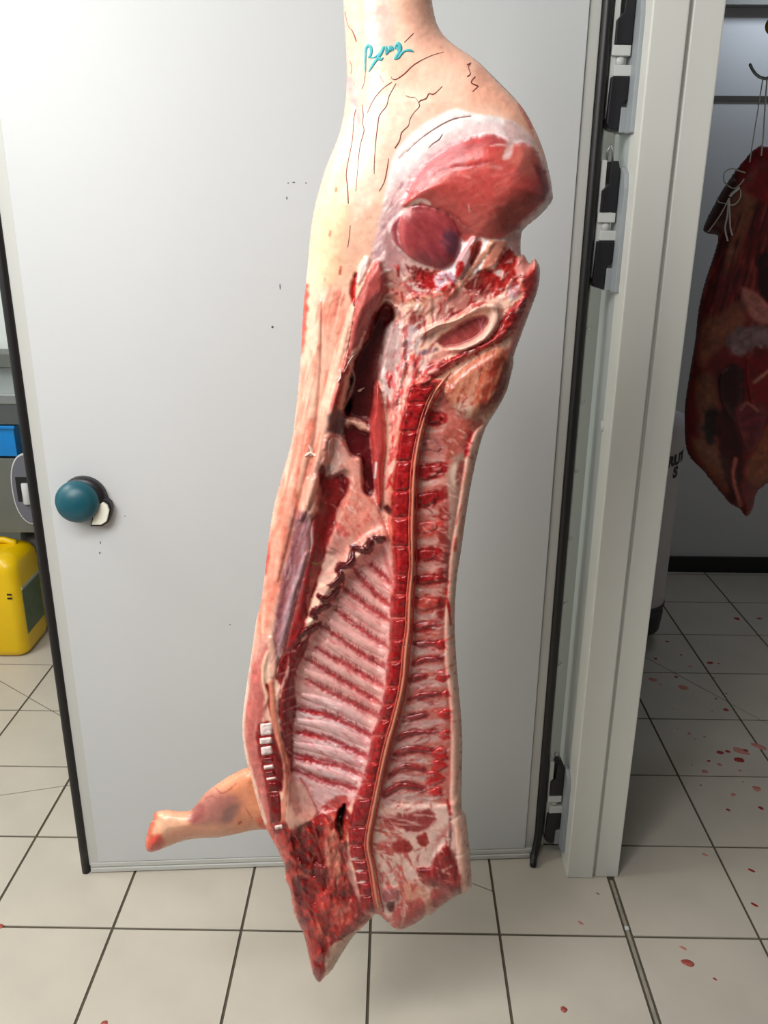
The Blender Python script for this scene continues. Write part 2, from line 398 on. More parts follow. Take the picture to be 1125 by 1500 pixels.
def blob(name, m, cx, cy, rx, ry, ang, seed, h=0.0008, parent=None, z=0.0004):
    r = np.random.RandomState(seed); n = 14; b = MB(); k = 0.7+0.6*r.rand(n); k = (k+np.roll(k, 1))/2
    pts = []
    for i in range(n):
        a = 2*math.pi*i/n; x, y = rx*k[i]*math.cos(a), ry*k[i]*math.sin(a)
        pts.append((cx+x*math.cos(ang)-y*math.sin(ang), cy+x*math.sin(ang)+y*math.cos(ang)))
    bot = [b.bm.verts.new((p[0], p[1], z-0.0004)) for p in pts]; top = [b.bm.verts.new((cx+(p[0]-cx)*0.8, cy+(p[1]-cy)*0.8, z+h)) for p in pts]
    for i in range(n): b.bm.faces.new((bot[i], bot[(i+1) % n], top[(i+1) % n], top[i]))
    c = b.bm.verts.new((cx, cy, z+h*1.25))
    for i in range(n): b.bm.faces.new((top[i], top[(i+1) % n], c))
    return b.build(name, m, parent, True)
def pxrad(p, px): return px*(p.y*math.cos(PITCH)+EYE*math.sin(PITCH))/FOC
SP = [(455, 570, 7, 0), (395, 660, 8, 0), (527, 640, 6, 0), (575, 700, 8, 1), (680, 682, 13, 0), (725, 686, 6, 0), (380, 770, 17, 1), (420, 795, 6, 1), (500, 755, 9, 0), (540, 812, 22, 1), (710, 870, 6, 0), (765, 842, 4, 0),
      (762, 928, 12, 0), (690, 936, 5, 1), (485, 922, 4, 1), (570, 1050, 9, 1), (650, 1068, 7, 1), (510, 1026, 3, 1), (730, 1150, 13, 0), (772, 1146, 10, 0), (865, 1140, 10, 0), (835, 1190, 18, 0), (672, 1195, 7, 0), (730, 1215, 9, 1),
      (650, 1250, 12, 1), (835, 1246, 6, 1), (630, 1322, 4, 0), (775, 1452, 8, 0), (945, 1442, 10, 0), (800, 1372, 10, 1), (925, 1340, 18, 1), (820, 450, 12, 0), (938, 450, 10, 0), (585, 1215, 3, 0), (850, 1305, 5, 1), (700, 760, 6, 1), (600, 1080, 4, 1)]
for k, (a, b, r, t) in enumerate(SP):
    p = gnd(850+a*0.28, 780+b*0.28); q = pxrad(p, r*0.28)
    blob('blood_stain', M_bloodp if t else M_blood, p.x, p.y, q*1.4, q*1.2, 0.5*((k*37) % 7), 50+k, h=0.0004, parent=fl)
for k, (x, y, r, t) in enumerate([(1085, 1100, 11, 1), (1110, 1093, 10, 1), (1001, 1389, 4, 1), (1105, 1325, 4, 0), (1101, 1275, 4, 0), (1047, 1434, 2.5, 0), (1033, 1252, 4, 1), (876, 1309, 2, 0), (851, 1352, 4, 1)]):
    p = gnd(x, y); q = pxrad(p, r); blob('blood_stain', M_bloodp if t else M_blood, p.x, p.y, q*1.3, q*0.6, 2.4, 90+k, h=0.0003, parent=fl, z=0.0002)
def scrap(x, y, rx, ry, ang, label, seed):
    p = gnd(x, y); o = blob('meat_scrap', M_scrap, 0, 0, pxrad(p, rx), pxrad(p, ry), ang, seed, h=0.0018, z=0.0004); o.location = (p.x, p.y, 0)
    tag(o, label, 'scrap')
scrap(826, 1479, 6, 4.5, -0.6, 'small dark red meat scrap on the tiles below the door post', 7)
scrap(1006, 1410, 9, 6, -0.5, 'pale orange-red meat scrap on the floor right of the joint strip', 8)
scrap(153, 1499, 6, 5, 0.2, 'little red meat scrap on the tile at the bottom left', 9)
scrap(0, 1357, 6, 4, 0.2, 'dark red meat scrap on the grout line at the left edge', 10)

# cold-room door, standing open with its inside face to the camera
DA = Vector((-0.755, 1.696, 0)); DB = Vector((0.389, 1.773, 0)); DD = (DB-DA).normalized(); DN = Vector((DD.y, -DD.x, 0))
DM = Matrix(((DD.x, -DN.x, 0, DA.x), (DD.y, -DN.y, 0, DA.y), (0, 0, 1, 0), (0, 0, 0, 1)))   # local: x along the door, y into the door, z up
door = empty('door_1'); door.matrix_world = DM; tag(door, 'tall white cold room door standing open behind the carcass', kind='structure')
DT = 2.12
MB().box(0.0, 1.130, 0.008, 0.085, 0.022, DT, 0.002).build('door_core', M_cream, door)
MB().box(0.0236, 1.107, 0.0008, 0.012, 0.030, DT-0.03, 0.0015).build('inner_panel', M_white, door)
MB().box(0.0, 0.024, 0.002, 0.012, 0.020, DT, 0.0015).build('edge_profile', M_cream, door)
MB().box(1.109, 1.131, 0.006, 0.014, 0.020, DT, 0.0015).build('edge_profile', M_cream, door)
MB().box(0.004, 1.126, -0.001, 0.016, 0.0165, 0.0285, 0.0015).build('bottom_profile', M_cream, door)
MB().box(0.004, 1.120, -0.004, 0.016, 0.003, 0.0145, 0.0015).build('bottom_sweep', M_cream, door)
MB().tube([(-0.010, 0.004, z) for z in np.linspace(0.0, DT, 24)], 0.0105, 10).build('gasket', M_black, door, True)
gp = [(1.142, 0.006, z) for z in np.linspace(DT, 0.12, 20)]+[(1.141, 0.004, 0.08), (1.137, -0.002, 0.05), (1.130, -0.012, 0.025), (1.124, -0.026, 0.011), (1.121, -0.038, 0.010)]
MB().tube(gp, [0.0105]*20+[0.010, 0.010, 0.0095, 0.009, 0.0085], 10).build('gasket', M_black, door, True)
MB().box(1.128, 1.163, 0.030, 0.085, 0.012, DT, 0.002).build('outer_leaf', M_cream, door)
MB().box(-0.016, 0.01, 0.02, 0.085, 0.012, DT, 0.002).build('outer_leaf', M_cream, door)
for z in (1.346, 1.189, 1.035, 0.876, 0.714, 0.55):
    MB().tube([(1.150, 0.030, z-0.020), (1.1505, 0.022, z-0.010), (1.157, 0.020, z-0.001), (1.164, 0.021, z+0.004), (1.168, 0.028, z+0.006)], [0.0022, 0.003, 0.0036, 0.0032, 0.002], 8).build('clip', M_lgrey, door, True)
# inside release knob
kz, ks = 0.995, 0.083
M_teal = mat('teal_plastic', (4, 76, 90), 0.42, noise=0.1, nscale=30)
M_ivory = mat('ivory_plastic', (228, 228, 212), 0.5)
knob = MB()
knob.lathe([(0.0005, 0.0), (0.030, 0.0), (0.040, 0.008), (0.0455, 0.018), (0.0455, 0.026), (0.041, 0.037), (0.032, 0.046), (0.018, 0.052), (0.0005, 0.054)], (ks+0.006, -0.006, kz+0.002), (0, -1, 0), 40)
knob = knob.build('release_knob', M_teal, door, True)
MB().lathe([(0.048, 0.0), (0.048, 0.012), (0.044, 0.020), (0.02, 0.024)], (ks+0.014, 0.0, kz+0.003), (0, -1, 0), 36).build('knob_base', M_blackp, knob, True)
MX = Matrix(((1, 0, 0, 0), (0, 0, -1, 0), (0, 1, 0, 0), (0, 0, 0, 1)))   # prism z -> -y
pl = [(ks+x, kz+z) for x, z in ((.026, -.054), (.049, -.054), (.062, -.046), (.071, -.018), (.068, -.006), (.058, .002), (.040, -.010))]
MB().prism([((p[0]-ks-.05)*1.12+ks+.05, (p[1]-kz+.027)*1.12+kz-.027) for p in pl], 0.0, 0.020, MX, 0.003).build('latch_base', M_blackp, knob)
MB().prism([((p[0]-ks-.05)*.9+ks+.05, (p[1]-kz+.027)*.9+kz-.027) for p in pl], 0.016, 0.026, MX, 0.002).build('latch_plate', M_ivory, knob)
# hairline scratch marks and dirt specks on the panel (thin raised dirt)
M_dirt = mat('dirt', (70, 66, 62), 0.8)
def dspot(px, py, r, ry=None):
    d = ray(px, py); den = d[0]*DN.x+d[1]*DN.y; s = (DA.x*DN.x+DA.y*DN.y)/den; P = Vector((d[0]*s, d[1]*s, d[2]*s+EYE)); q = DM.inverted()@P
    ry = ry or r
    MB().lathe([(1.0, -0.0002), (0.8, 0.0006), (0.01, 0.0008)], (0, 0, 0), (0, -1, 0), 10).build('dirt_speck', M_dirt, door).matrix_local = Matrix.Translation(q)@Matrix.Diagonal((r, 1, ry, 1))
for a in [(399, 479, .0022), (337, 915, .0016, .001), (146, 810, .0014, .0022), (147, 795, .0008, .003), (448, 268, .001), (430, 267, .003, .0007), (422, 268, .001), (183, 756, .001), (420, 290, .0008, .003), (410, 420, .0007, .006)]: dspot(*a)

# door frame post and the insulated wall behind it
post = empty('trim_1', (0.51, 1.74, 0)); tag(post, 'cream door frame post beside the open cold room', kind='structure')
def pbox(n, m, *a): o = MB().box(*a).build(n, m, post); return local(post, o)
pbox('post_front', M_post, 0.4465, 0.5115, 1.702, 1.775, 0.0, 2.15, 0.003)
pbox('post_cover', M_post, 0.5195, 0.576, 1.7075, 1.790, 0.0, 2.15, 0.003)
pbox('post_groove', M_post, 0.5100, 0.5215, 1.716, 1.775, 0.0, 2.15, 0.0)
pbox('post_side', M_postside, 0.4475, 0.470, 1.776, 1.90, 0.0, 2.15, 0.002)
o = MB().lathe([(0.012, 0), (0.012, 0.003), (0.009, 0.005), (0.001, 0.0055)], (0.4475, 1.775, 1.147), (-1, 0, 0), 20).build('screw_plug', M_white, post, True); local(post, o)
def wallbox(n, m, *a): return tag(MB().box(*a).build(n, m), kind='structure')
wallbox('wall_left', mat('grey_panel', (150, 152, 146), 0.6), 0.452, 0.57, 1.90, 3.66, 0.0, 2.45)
wallbox('wall_back', M_wall, 0.452, 2.4, 3.66, 3.76, 0.0, 2.45)
wallbox('wall_right', M_wall, 2.22, 2.32, 1.79, 3.66, 0.0, 2.45)
wallbox('wall_front', M_wall, 0.452, 2.4, 1.71, 1.79, 2.15, 2.75)
wallbox('ceiling', M_wall, 0.452, 2.4, 1.79, 3.76, 2.45, 2.55)
wallbox('baseboard_back', M_black, 0.57, 2.22, 3.645, 3.66, 0.0, 0.075)
wallbox('trim_2', mat('rail_grey', (70, 64, 58), 0.6), 0.57, 2.22, 3.654, 3.66, 1.992, 2.010)
wallbox('trim_3', mat('rail_grey2', (120, 118, 112), 0.5), 0.57, 2.22, 3.60, 3.66, 2.31, 2.36)
tag(MB().box(-2.6, 2.4, -1.6, 1.70, 2.75, 2.8).build('ceiling', mat('kitchen_ceiling', (225, 225, 222), 0.7)), kind='structure')
tag(MB().box(-2.6, 0.45, 1.70, 4.1, 2.75, 2.8).build('ceiling', mat('kitchen_ceiling2', (225, 225, 222), 0.7)), kind='structure')
M_kwall = mat('kitchen_wall', (226, 234, 232), 0.5)
wallbox('wall_kitchen_back', M_kwall, -2.6, 0.452, 3.55, 3.65, 0.0, 2.75)
wallbox('wall_kitchen_left', M_kwall, -2.6, -2.5, -1.6, 3.55, 0.0, 2.75)
# hinges
def hinge(zc):
    h = empty('hinge', (1.158, 0.036, zc)); h.parent = door
    def pb(n, m, *a): return MB().box(*a).build(n, m, h)
    pb('door_leaf', M_lgrey, -0.002, 0.009, -0.030, 0.010, -0.100, 0.122, 0.002)
    MB().prism([(0.002, 0.026), (0.034, 0.026), (0.035, 0.100), (0.030, 0.120), (0.016, 0.120), (0.014, 0.078), (0.002, 0.066)], 0.0, 0.036, MX, 0.002).build('upper_cover', M_blackp, h)
    pb('upper_knuckle', M_lgrey, -0.002, 0.033, -0.037, 0.0, 0.007, 0.025, 0.002)
    MB().lathe([(0.0105, 0), (0.0105, 0.020)], (0.017, -0.022, -0.010), None, 20).build('pin', M_lgrey, h, True)
    pb('lower_knuckle', M_lgrey, 0.004, 0.046, -0.037, 0.0, -0.027, -0.008, 0.002)
    MB().prism([(0.000, -0.028), (0.036, -0.028), (0.035, -0.068), (0.024, -0.080), (0.022, -0.122), (0.006, -0.118), (-0.002, -0.108)], 0.0, 0.038, MX, 0.003).build('lower_cover', M_blackp, h)
    YZ = Matrix(((0, 0, 1, 0), (1, 0, 0, 0), (0, 1, 0, 0), (0, 0, 0, 1)))   # prism x -> y, y -> z, z -> x
    MB().prism([(-0.066, -0.126), (0.0, -0.126), (0.0, 0.090), (-0.02, 0.108), (-0.040, 0.108), (-0.058, 0.096), (-0.066, 0.07)], 0.036, 0.0455, YZ, 0.002).build('frame_leaf', M_grey, h)
    pb('frame_foot', M_grey, 0.024, 0.044, -0.037, 0.0, -0.124, -0.080, 0.002)
    MB().tube([(0.010, -0.02, 0.118), (0.011, -0.02, 0.14), (0.016, -0.02, 0.15), (0.021, -0.02, 0.140), (0.022, -0.02, 0.116)], 0.0022, 8).build('spring_wire', M_steel, h, True)
    return h
for z in (1.846, 1.552, 0.165): hinge(z)

# ================================================================ KITCHEN CORNER, LEFT OF THE DOOR
M_yel = mat('yellow_plastic', (232, 190, 0), 0.35, noise=0.12, nscale=6)
can = empty('jerrycan', (-1.47, 2.86, 0.0)); tag(can, 'yellow plastic jerrycan with a grey label on the floor left of the door', 'jerrycan')
def rrect(hx, hy, r, n=5):
    out = []
    for cx, cy, a0 in ((hx-r, hy-r, 0), (-hx+r, hy-r, 90), (-hx+r, -hy+r, 180), (hx-r, -hy+r, 270)):
        for k in range(n+1): a = math.radians(a0+90*k/n); out.append((cx+r*math.cos(a), cy+r*math.sin(a)))
    return out
def loft(sections):
    b = MB(); rings = [[b.bm.verts.new((p[0], p[1], z)) for p in poly] for poly, z in sections]
    for A, B in zip(rings[:-1], rings[1:]):
        n = len(A)
        for k in range(n): b.bm.faces.new((A[k], A[(k+1) % n], B[(k+1) % n], B[k]))
    b.bm.faces.new(rings[0][::-1]); b.bm.faces.new(rings[-1]); return b
secs = [(rrect(.125, .10, .035), 0.0), (rrect(.137, .112, .04), 0.010), (rrect(.142, .117, .042), 0.03), (rrect(.142, .117, .042), 0.335), (rrect(.139, .114, .044), 0.362), (rrect(.127, .102, .046), 0.385), (rrect(.10, .08, .045), 0.398), (rrect(.07, .05, .04), 0.401)]
body = loft(secs).build('can_body', M_yel, can, True)
MB().tube([(-0.05, 0.03, 0.38), (-0.045, 0.03, 0.405), (-0.02, 0.03, 0.415), (0.05, 0.03, 0.415), (0.085, 0.03, 0.405), (0.09, 0.03, 0.38)], 0.013, 10).build('can_handle', M_yel, can, True)
MB().lathe([(0.03, 0), (0.03, 0.03), (0.026, 0.034)], (-0.09, 0.0, 0.392), None, 24).build('can_cap', M_blackp, can, True)
M_label = mat('printed_label', (96, 104, 84), 0.5, noise=0.8, nscale=45, c2=(60, 92, 44))
M_labelw = mat('label_edge', (176, 176, 160), 0.5)
lab_ = MB().box(0.1405, 0.1432, -0.085, 0.075, 0.085, 0.262, 0.0005).build('can_label', M_label, can)
MB().box(0.1410, 0.1438, -0.085, 0.075, 0.262, 0.274, 0.0005).build('label_band', M_labelw, lab_)
for k, dz in enumerate((0.0, 0.011)):
    MB().box(0.100, 0.118, -0.1180, -0.1168, 0.240+dz*1.4, 0.247+dz*1.4, 0.0004).build('label_mark', M_blackp, can)
can.rotation_euler = (0, 0, math.radians(1))
can.location = (-1.50, 2.885, 0.0)
# second canister in the shade behind
M_gcan = mat('grey_canister', (112, 112, 108), 0.5, noise=0.1, nscale=10)
can2 = empty('jerrycan', (-1.36, 3.15, 0)); tag(can2, 'grey plastic canister in the shade behind the yellow jerrycan', 'jerrycan')
loft([([(x*0.85, y*0.85) for x, y in p], z) for p, z in secs]).build('can_body', M_gcan, can2, True)
MB().tube([(-0.08, 0, 0.385), (-0.075, 0, 0.405), (-0.04, 0, 0.418), (0.02, 0, 0.418), (0.05, 0, 0.405), (0.055, 0, 0.39)], 0.011, 10).build('can_handle', M_gcan, can2, True)
can2.rotation_euler = (0, 0, 0.5)
# hose looped over it
hs = MB().tube(smooth_pts([(-1.62, 3.04, 0.43), (-1.50, 3.05, 0.432), (-1.40, 3.06, 0.43), (-1.30, 3.08, 0.42), (-1.20, 3.10, 0.36), (-1.15, 3.14, 0.10), (-1.13, 3.18, 0.014)], 5), 0.014, 10).build('hose', M_blackp, None, True)
tag(hs, 'black rubber hose hanging above the yellow jerrycan', 'hose')
# steel sink bench
M_dsteel = mat('dull_steel', (118, 120, 114), 0.4, metal=0.55, noise=0.15, nscale=10)
M_dsteel2 = mat('dark_steel', (92, 96, 96), 0.42, metal=0.5, noise=0.15, nscale=10)
bench = empty('sink_bench', (-1.75, 2.95, 0)); tag(bench, 'dull steel sink bench with a raised back rim behind the door', 'bench')
def bb(n, m, *a): o = MB().box(*a).build(n, m, bench); return local(bench, o)
bb('cabinet_body', M_dsteel, -2.45, -1.12, 2.90, 3.50, 0.45, 0.735, 0.004)
bb('front_rail', M_dsteel2, -2.45, -1.12, 2.892, 2.95, 0.86, 0.935, 0.004)
bb('rim', M_steel, -2.45, -1.12, 2.885, 3.52, 0.935, 0.972, 0.006)
bb('back_panel', M_dsteel, -2.45, -1.12, 3.40, 3.52, 0.972, 1.03, 0.004)
bb('shelf', M_dsteel2, -2.45, -1.12, 2.93, 3.50, 0.735, 0.742, 0.001)
for x, y in ((-2.42, 2.93), (-1.15, 2.93), (-2.42, 3.47), (-1.15, 3.47)): bb('leg', M_dsteel2, x-.018, x+.018, y-.018, y+.018, 0.0, 0.45 if y < 3 else 0.94, 0.002)
for x in (-2.42, -1.15): bb('upright', M_dsteel2, x-.018, x+.018, 2.95, 2.99, 0.735, 0.94, 0.002)
# blue tub on the lower shelf
M_blue = mat('blue_plastic', (0, 118, 190), 0.35, noise=0.12, nscale=12)
tub = empty('blue_tub', (-1.75, 2.98, 0.743)); tag(tub, 'bright blue plastic tub on the shelf under the steel sink rim', 'tub')
def bt(n, *a): o = MB().box(*a).build(n, M_blue, tub); return local(tub, o)
bt('tub_front', -2.1, -1.345, 2.895, 2.905, 0.744, 0.850, 0.003); bt('tub_back', -2.1, -1.345, 3.27, 3.28, 0.744, 0.850, 0.003)
bt('tub_side', -2.1, -2.09, 2.905, 3.27, 0.744, 0.850, 0.003); bt('tub_side', -1.355, -1.345, 2.905, 3.27, 0.744, 0.850, 0.003)
bt('tub_base', -2.09, -1.355, 2.905, 3.27, 0.744, 0.752, 0.002); bt('tub_rim', -2.108, -1.337, 2.885, 2.897, 0.846, 0.857, 0.003)
# oval roller plate on the bench front
ov = empty('roller_plate', (-1.335, 2.898, 0.60)); tag(ov, 'grey oval plate with a white roller in a dark slot, left of the door edge', 'roller plate')
el = [(0.062*math.cos(a), 0.135*math.copysign(abs(math.sin(a))**0.85, math.sin(a))) for a in np.linspace(0, 2*math.pi, 40, endpoint=False)]
el2 = [(x*0.92, y*0.955) for x, y in el]
MB().prism(el, 0.0, 0.010, MX, 0.002).build('plate_rim', M_lgrey, ov)
MB().prism(el2, 0.008, 0.013, MX, 0.001).build('plate', mat('oval_grey', (96, 96, 106), 0.5), ov)
MB().box(-0.042, 0.032, -0.0145, -0.004, -0.045, 0.048, 0.001).build('slot', M_black, ov)
MB().lathe([(0.014, 0), (0.016, 0.003), (0.016, 0.075), (0.014, 0.078)], (-0.006, -0.016, -0.052), (0.0, 0, 1), 20).build('roller', M_white, ov, True)
ov.location = (-1.318, 2.898, 0.622)

# ================================================================ COLD ROOM CONTENTS
bin_ = empty('waste_bin', (0.93, 3.00, 0)); tag(bin_, 'pale grey round waste bin with black wheels behind the door post', 'bin')
M_bin = mat('bin_plastic', (196, 190, 190), 0.45, noise=0.05, nscale=6)
MB().lathe([(0.115, 0.17), (0.120, 0.175), (0.120, 0.79), (0.126, 0.80), (0.126, 0.86), (0.11, 0.90), (0.05, 0.92), (0.01, 0.92)], (0, 0, 0), None, 40).build('bin_body', M_bin, bin_, True)
MB().lathe([(0.118, 0.155), (0.124, 0.16), (0.124, 0.172), (0.118, 0.176)], (0, 0, 0), None, 40).build('bin_ring', M_blackp, bin_, True)
MB().lathe([(0.095, 0.05), (0.115, 0.06), (0.122, 0.13), (0.118, 0.16)], (0, 0, 0), None, 32).build('bin_base', M_black, bin_, True)
for a in (0.3, 2.4, 4.5):
    MB().tube([(0.09*math.cos(a)-0.015*math.sin(a), 0.09*math.sin(a)+0.015*math.cos(a), 0.034), (0.09*math.cos(a)+0.015*math.sin(a), 0.09*math.sin(a)-0.015*math.cos(a), 0.034)], 0.033, 18).build('wheel', M_black, bin_, True)
def wrap_text(txt, size, zc, ang, name):
    cu = bpy.data.curves.new(name, 'FONT'); cu.body = txt; cu.size = size; cu.align_x = 'CENTER'; cu.align_y = 'CENTER'; cu.extrude = 0.0; cu.offset = 0.0028
    t = bpy.data.objects.new('t', cu); col.objects.link(t); bpy.context.view_layer.update()
    me = bpy.data.meshes.new_from_object(t.evaluated_get(bpy.context.evaluated_depsgraph_get())); bpy.data.objects.remove(t)
    bm = bmesh.new(); bm.from_mesh(me); bmesh.ops.subdivide_edges(bm, edges=bm.edges, cuts=2)
    ex = bmesh.ops.extrude_face_region(bm, geom=bm.faces[:])
    for v in [g for g in ex['geom'] if isinstance(g, bmesh.types.BMVert)]: v.co.z += 0.001
    for v in bm.verts:
        r = 0.1203+v.co.z; a = ang+v.co.x/0.12; v.co = Vector((r*math.cos(a), r*math.sin(a), zc+v.co.y+v.co.x*0.12))
    bm.to_mesh(me); bm.free(); me.name = name; return put(name, me, bin_, M_black)
wrap_text('BRUTE', 0.052, 0.752, math.radians(-50), 'bin_lettering')
wrap_text('S', 0.055, 0.705, math.radians(-50), 'bin_logo')

# beef piece on hook and string
BY = 2.55
B = Canvas(985, 195, 1250, 775, (120, 30, 28), BY, 1.0, 5); B.skin = np.array([0.42, 0.22, 0.15])
BO = [(1108, 216), (1125, 212), (1160, 225), (1195, 300), (1225, 400), (1240, 520), (1225, 620), (1180, 690), (1140, 700), (1110, 720), (1103, 745), (1093, 757), (1083, 745), (1070, 738), (1050, 715), (1030, 690), (1012, 672), (1004, 650), (1003, 600), (1008, 560), (1018, 500), (1023, 455), (1032, 415), (1046, 372), (1052, 346), (1040, 340), (1030, 337), (1045, 302), (1062, 272), (1085, 240)]
d0, _, _ = sdf(smooth_pts(BO, 3, True), B.U, B.V); B.Z = 0.055*prof(-d0/45)
B.Z += 0.002*B.N[18]
B.fill([(1030, 337), (1045, 302), (1070, 262), (1085, 268), (1075, 300), (1062, 345), (1050, 344)], (92, 40, 32), 3, 2, dome=0.01, rim=12)
B.fill([(1075, 290), (1095, 270), (1110, 290), (1095, 340), (1075, 385), (1062, 400), (1065, 350)], (150, 92, 66), 6, 5)
B.fill([(1095, 215), (1130, 215), (1140, 300), (1110, 290), (1085, 275), (1085, 245)], (150, 28, 34), 5, 4)
B.grain([(1050, 350), (1130, 300), (1140, 460), (1090, 480), (1030, 450)], (170, 75, 62), 1.85, 3, 10, 0.8, 0.0, 11, dz=0.003)
B.grain([(1050, 350), (1130, 300), (1140, 460), (1090, 480), (1030, 450)], (70, 8, 14), 1.85, 4, 10, 0.8, 0.0, 13)
B.fill([(1030, 470), (1055, 460), (1080, 440), (1095, 470), (1070, 500), (1045, 520), (1030, 540), (1020, 520)], (150, 88, 66), 6, 5)
B.fill([(1068, 492), (1090, 478), (1125, 480), (1130, 510), (1100, 520), (1070, 520)], (150, 118, 120), 5, 6)
B.fill([(1085, 420), (1110, 430), (1130, 450), (1130, 475), (1105, 470), (1092, 450)], (196, 122, 112), 4, 4)
B.fill([(1110, 375), (1130, 380), (1130, 440), (1115, 430)], (60, 6, 10), 4, 3)
B.fill([(1092, 522), (1130, 515), (1140, 600), (1110, 610), (1095, 580)], (132, 20, 24), 5, 4)
B.fill([(1055, 545), (1085, 535), (1088, 580), (1080, 620), (1060, 600), (1052, 575)], (62, 6, 10), 6, 4)
B.fill([(1018, 560), (1040, 545), (1052, 580), (1055, 620), (1065, 680), (1080, 735), (1050, 712), (1020, 670), (1012, 640), (1025, 640), (1022, 600)], (142, 84, 60), 6, 4)
B.fill([(1033, 605), (1052, 598), (1050, 630), (1042, 650), (1032, 635)], (40, 14, 10), 4, 3)
B.fill([(1050, 610), (1085, 600), (1090, 650), (1085, 720), (1072, 735), (1060, 690), (1050, 650)], (70, 8, 12), 5, 4)
B.fill([(1075, 600), (1105, 590), (1125, 600), (1110, 650), (1092, 660)], (122, 46, 52), 5, 4)
B.fill([(1090, 690), (1105, 660), (1130, 620), (1135, 690), (1108, 712)], (150, 84, 58), 5, 4)
B.line([(1078, 672), (1074, 700), (1085, 740)], 6, (196, 108, 92), 2, 2)
B.line([(1105, 560), (1120, 548), (1130, 540)], 5, (200, 140, 120), 2, 2); B.line([(1085, 600), (1095, 590), (1110, 602)], 4, (180, 110, 96), 2, 2)
B.C *= (1+0.18*B.N[7]+0.1*B.N[18])[..., None]
M_meat = paint_mat('meat_surface', 0.4, 0.45)
beef = empty('beef_cut', at(1095, 757, BY)); tag(beef, 'dark red beef cut with fat streaks hanging by string in the cold room', 'meat')
local(beef, B.mesh('meat_body', BO, M_meat, beef, step=2.0, back=lambda v: 0.07+0*v, backrim=45))
for nm, P, b in [('muscle', [(1055, 545), (1085, 535), (1088, 580), (1080, 620), (1060, 600), (1052, 575)], .006), ('muscle', [(1092, 522), (1130, 515), (1140, 600), (1110, 610), (1095, 580)], .008), ('muscle', [(1075, 600), (1105, 590), (1125, 600), (1110, 650), (1092, 660)], .006), ('fat_patch', [(1068, 492), (1090, 478), (1125, 480), (1130, 510), (1100, 520), (1070, 520)], .005), ('shank_end', [(1030, 337), (1045, 302), (1070, 262), (1085, 268), (1075, 300), (1062, 345), (1050, 344)], .012)]:
    local(beef, B.mesh(nm, P, M_meat, beef, step=2.0, bump=b, rim=12))
M_string = mat('white_string', (225, 222, 214), 0.8)
stg = empty('butcher_string', at(1105, 230, BY-0.06)); tag(stg, 'white butcher string tied round the beef shank and over the hook', 'string')
def sline(n, P, r=0.0016, dY=-0.064):
    P3 = [at(p[0], p[1], BY+(p[2] if len(p) > 2 else dY)) for p in P]; P3 = smooth_pts([tuple(p) for p in P3], 4)
    return local(stg, MB().tube(P3, r, 6).build(n, M_string, stg, True))
sline('hanging_strand', [(1118, 112, -0.03), (1112, 150, -0.04), (1104, 200, -0.055), (1098, 238, -0.064)])
sline('hanging_strand', [(1124, 112, -0.03), (1121, 150, -0.04), (1118, 200, -0.055), (1115, 228, -0.064)], 0.002)
sline('loop', [(1092, 253), (1082, 250), (1072, 247, -.05), (1062, 252, -.03), (1060, 262, -.03), (1064, 270, -.05), (1075, 276, -0.064), (1084, 270), (1090, 262)])
sline('loop', [(1050, 290, -.03), (1053, 296, -.05), (1062, 298, -.07), (1075, 300, -.07), (1084, 290, -.07), (1085, 278, -.07)])
sline('knot', [(1083, 275, -.072), (1074, 282, -.075), (1069, 288, -.075)], [0.004]*9)
sline('loose_end', [(1068, 290, -.075), (1055, 315, -.07), (1037, 340, -.055)])
sline('loose_end', [(1068, 290, -.075), (1065, 318, -.078), (1062, 335, -.078), (1066, 353, -.078)], 0.0022)
sline('loose_end', [(1068, 290, -.075), (1069, 318, -.078), (1070, 335, -.078), (1073, 345, -.078)], 0.0022)
hook = MB().tube(smooth_pts([tuple(at(x, y, BY-0.03)) for x, y in [(1098, 93), (1103, 103), (1110, 111), (1120, 115), (1130, 112), (1137, 100), (1138, 80), (1134, 40), (1130, 0), (1128, -60)]], 5), [0.002]+[0.004]*45, 10).build('meat_hook', M_steel, None, True)
tag(hook, 'curved steel meat hook above the beef in the cold room', 'hook')
M_amber = mat('amber_plastic', (170, 130, 20), 0.4)
tg = MB().lathe([(0.001, -0.004), (0.018, -0.004), (0.022, 0), (0.018, 0.004), (0.001, 0.004)], at(1133, 38, BY-0.05), (0, -1, 0), 24).build('tag_disc', M_amber, None, True)
tag(tg, 'small amber round tag on the hook at the top right', 'tag')
rl = MB().box(0.57, 2.22, BY-0.045, BY-0.015, 2.36, 2.45).build('hanging_rail', M_steel, None); tag(rl, 'steel hanging rail under the cold room ceiling above the beef hook', 'rail')

